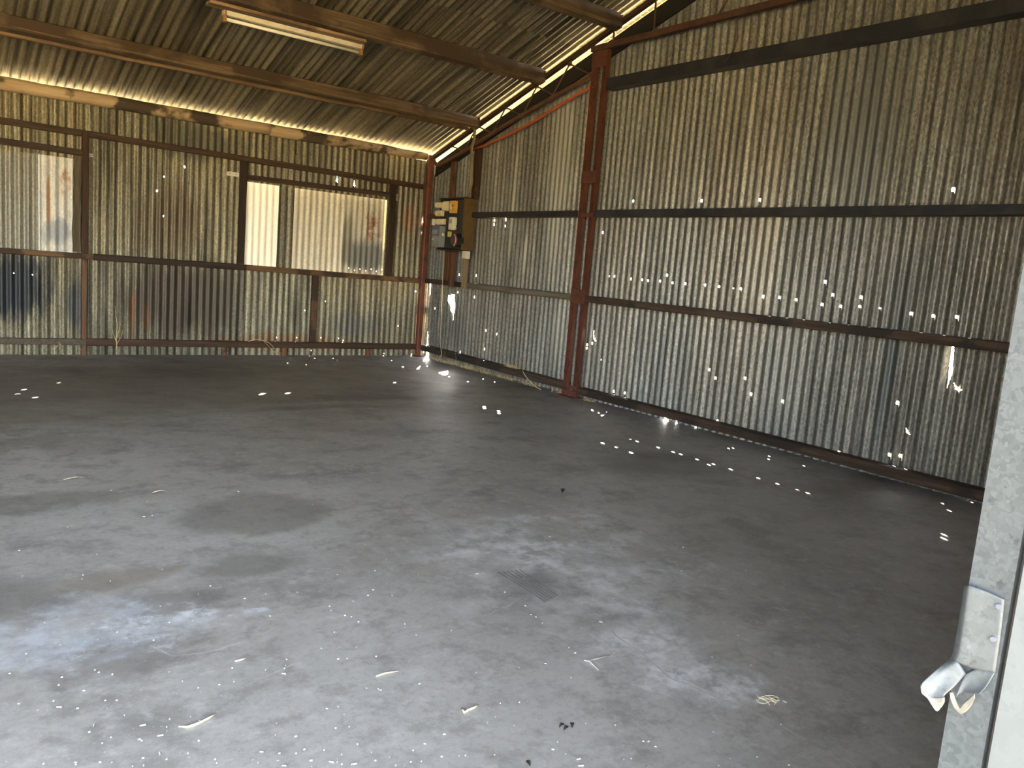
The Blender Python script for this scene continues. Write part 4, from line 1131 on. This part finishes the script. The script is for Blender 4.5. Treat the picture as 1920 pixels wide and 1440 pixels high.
for (y, half, nb, h, st), lb in zip(((-0.36, 0.16, 45, 0.10, 0), (-0.75, 0.19, 80, 0.11, 2), (-1.14, 0.18, 90, 0.11, 1), (-1.54, 0.19, 55, 0.10, 0), (-1.98, 0.22, 75, 0.12, 0), (-2.46, 0.19, 55, 0.09, 0), (-2.96, 0.11, 25, 0.08, 0)), labs):
    tuft((0.0, y, 0), half, int(nb * 1.3), h, lb, st)
tuft((0.0, -3.49, 0), 0.08, 40, 0.07, 'small dry straw tuft just past the rusty column')
# straw caught above the bottom girt
g = Geo()
for k in range(90):
    q = rs.uniform(-1, 1)
    blade(g, (rs.uniform(-0.005, 0.07), -2.09 + 0.13 * q, 0.149), (rs.uniform(-.3, .1), rs.uniform(-.9, .9), rs.uniform(.2, 1)), rs.uniform(0.05, 0.14) * (1.1 - 0.6 * q * q), 0.002, (0, rs.uniform(-.4, .4), -0.5))
for v in g.v: v.x = min(v.x, XS - 0.015); v.z = max(v.z, 0.148)
tag(g.build('straw_wad', M['straw']), 'wad of dry straw lodged on top of the bottom girt', 'straw')
P = [(978, 688, -0.034), (982, 700, -0.037), (989, 710, -0.041), (997, 719, -0.046), (1006, 726, -0.051), (1014, 731, -0.056)]
tag(Geo().tube([rp(*p) for p in P], 0.005, 6, scale=[0.5, 0.8, 1, 1, 1, 0.8]).build('dry_reed', M['straw_pale'], smooth=True), 'curved dry stem leaning from the bottom girt to the floor', 'reed')
# weeds on the back wall
def weed(pts_list, label, y=-0.02):
    g = Geo()
    for pts in pts_list: g.tube([bp(a, b, y) for a, b in pts], 0.0045, 5, scale=[1.0 - 0.6 * i / (len(pts) - 1) for i in range(len(pts))])
    tag(g.build('dry_weed', M['straw']), label, 'weed')
weed([[(219, 655), (218, 630), (220, 610), (217, 590), (216, 574)], [(219, 632), (224, 618), (226, 606)], [(218, 640), (213, 628), (211, 618)], [(219, 645), (228, 630), (231, 617)]], 'thin dry weed climbing the brown stained wall')
weed([[(466, 640), (480, 636), (493, 638), (503, 648), (511, 659), (528, 668)], [(493, 638), (505, 643), (515, 653), (520, 664)], [(511, 659), (520, 660), (530, 663)]], 'dry weed trailing over the bottom rail onto the floor', -0.03)
weed([[(100, 655), (108, 648), (114, 645), (118, 650)], [(112, 656), (113, 647), (110, 641)]], 'small dry weed sprig under the grey bottom rail', -0.03)

# floor cracks and tyre marks are part of the floor
def ribbon(P, wd, name, mat, wob=0.006, z=0.0012, sub=6):
    pts = []
    for i in range(len(P) - 1):
        a = fp(*P[i]); b = fp(*P[i + 1])
        for k in range(sub):
            q = a.lerp(b, k / sub)
            nn = noise.noise_vector(q * 9.0)
            pts.append(q + Vector((nn.x, nn.y, 0)) * wob)
    pts.append(fp(*P[-1]))
    v = []; f = []
    for i, p in enumerate(pts):
        t = (pts[min(i + 1, len(pts) - 1)] - pts[max(i - 1, 0)]).normalized(); s = Vector((-t.y, t.x, 0))
        k = wd * (0.5 + 0.9 * abs(noise.noise(p * 14.0)))
        v += [(p + s * k)[:2] + (z,), (p - s * k)[:2] + (z,)]
        if i: f.append((2 * i - 2, 2 * i - 1, 2 * i + 1, 2 * i))
    return obj(name, v, f, mat, floor)
ribbon([(640, 880), (700, 905), (760, 935), (800, 955), (850, 1000)], 0.004, 'crack', M['crack_dust'], 0.03)
ribbon([(1030, 1100), (1075, 1130), (1120, 1160), (1155, 1190), (1190, 1215), (1225, 1245), (1255, 1270), (1300, 1290), (1340, 1305), (1390, 1322), (1430, 1345), (1465, 1365), (1500, 1385), (1560, 1405), (1600, 1440)], 0.0035, 'crack', M['crack_dust'], 0.018)
ribbon([(1160, 1110), (1210, 1140), (1260, 1165), (1300, 1195), (1350, 1215)], 0.0025, 'crack', M['crack_dust'], 0.02)
ribbon([(540, 1170), (490, 1190), (430, 1210), (380, 1225), (330, 1230), (280, 1210)], 0.004, 'crack', M['crack_dust'], 0.015)
ribbon([(860, 1165), (920, 1150), (950, 1140), (975, 1122)], 0.0025, 'crack', M['crack_dust'], 0.015)
ribbon([(440, 1295), (500, 1265), (560, 1240), (620, 1215)], 0.0025, 'crack', M['crack_dust'], 0.012)
for k in range(6):
    t = k / 5
    ribbon([(934 + 39 * t, 1073 - 5 * t), (980 + 30 * t, 1101 - 8 * t), (1024 + 21 * t, 1129 - 11 * t)], 0.006, 'tyre_mark', M['tyre_mark'], 0.004)
for k in range(6):
    t = k / 5
    ribbon([(1345 + 22 * t, 978 - 10 * t), (1390 + 20 * t, 994 - 10 * t), (1430 + 18 * t, 1010 - 11 * t)], 0.006, 'tyre_mark', M['tyre_mark'], 0.004)

# litter on the slab
def twig(P, r, label, mat='straw_pale', name='twig'):
    g = Geo().tube([fp(a, b, r * 1.0) for a, b in P], r, 6, scale=[0.6] + [1.0] * (len(P) - 2) + [0.5])
    tag(g.build(name, M[mat], smooth=True), label, 'twig')
twig([(335, 1362), (352, 1363), (372, 1356), (390, 1347), (404, 1339)], 0.0035, 'curved pale twig lying on the bright concrete')
twig([(866, 1328), (871, 1336), (876, 1332), (888, 1327), (897, 1322)], 0.004, 'bent pale twig shaped like a tick on the concrete')
twig([(1095, 1238), (1106, 1240), (1122, 1256)], 0.003, 'dark bent twig beside the dusty crack', 'crack_dust')
twig([(1100, 1240), (1122, 1234), (1145, 1228)], 0.002, 'thin straw stalk beside the dusty crack', 'crack_dust')
twig([(705, 1268), (722, 1262), (748, 1258)], 0.003, 'short pale straw stalk on the bright concrete')
twig([(440, 1240), (455, 1236), (462, 1233)], 0.003, 'tiny pale straw stalk near the white dust')
g = Geo()
for k in range(10):
    a0 = (1415 + rs.uniform(0, 30), 1308 + rs.uniform(-5, 8)); pts = [a0]
    for j in range(4): pts.append((pts[-1][0] + rs.uniform(-4, 12), pts[-1][1] + rs.uniform(-4, 6)))
    g.tube([fp(a, b, 0.003 + 0.002 * (j % 2)) for j, (a, b) in enumerate(pts)], 0.0016, 5)
tag(g.build('straw_tangle', M['straw_pale']), 'little tangle of yellow straw at the end of the dusty crack', 'straw')
def leaf(px, py, ln, wd, ang, mat, label, name='dry_leaf', cat='leaf'):
    c = fp(px, py); v = []; f = []; n = 8
    for i in range(n + 1):
        t = i / n; wv = wd * math.sin(math.pi * min(1, max(0.02, t))) ** 0.8
        p = Vector(((t - 0.5) * ln, 0, 0.004 + 0.006 * math.sin(t * 3)))
        for s in (-1, 0, 1):
            q = Vector((p.x, s * wv, p.z + (0.004 if s else 0)))
            v.append((c.x + q.x * math.cos(ang) - q.y * math.sin(ang), c.y + q.x * math.sin(ang) + q.y * math.cos(ang), q.z))
        if i:
            for s in range(2): f.append((3 * i - 3 + s, 3 * i - 2 + s, 3 * i + 1 + s, 3 * i + s))
    o = obj(name, v, f, M[mat], None, True); tag(o, label, cat)
leaf(138, 900, 0.10, 0.014, 0.2, 'straw_pale', 'pale dry leaf lying left of the round oil stain')
leaf(298, 925, 0.07, 0.008, 0.1, 'straw_pale', 'small pale dry leaf between round mark and oil stain')
for px, py, lb in ((1053, 1365, 'dark crumb nearest the tick shaped twig'), (1061, 1370, 'dark crumb between two others on the slab'), (1072, 1364, 'dark crumb on the slab towards the dusty crack'), (1055, 922, 'dark chip of dirt in the shadowed middle of the slab'), (990, 1436, 'dark dirt scrap on the slab close to the doorway')):
    leaf(px, py, 0.022 if py > 1000 else 0.09, 0.006 if py > 1000 else 0.012, rs.uniform(0, 3), 'dirt_dark', lb, 'dirt_crumb', 'crumb')
# scattered chaff nobody could count
g = Geo()
for k in range(480):
    px = rs.uniform(-20, 1500); py = 1440 - 520 * rs.random() ** 1.6
    if px > 900 + (1440 - py) * 1.2 and rs.random() < 0.75: continue
    c = fp(px, py); a = rs.uniform(0, math.pi); ln = rs.uniform(0.0014, 0.004) * (2.0 if rs.random() < 0.08 else 1); wd = rs.uniform(0.0008, 0.0017)
    dx, dy = math.cos(a), math.sin(a); z0 = 0.0016
    g.add([(c.x - dx * ln - dy * wd, c.y - dy * ln + dx * wd, z0), (c.x + dx * ln - dy * wd, c.y + dy * ln + dx * wd, z0), (c.x + dx * ln + dy * wd, c.y + dy * ln - dx * wd, z0 + 0.002), (c.x - dx * ln + dy * wd, c.y - dy * ln - dx * wd, z0 + 0.003)], [(0, 3, 2, 1)])
tag(g.build('chaff', M['grit']), 'fine pale chaff and grit scattered over the concrete', 'chaff', None, 'stuff')
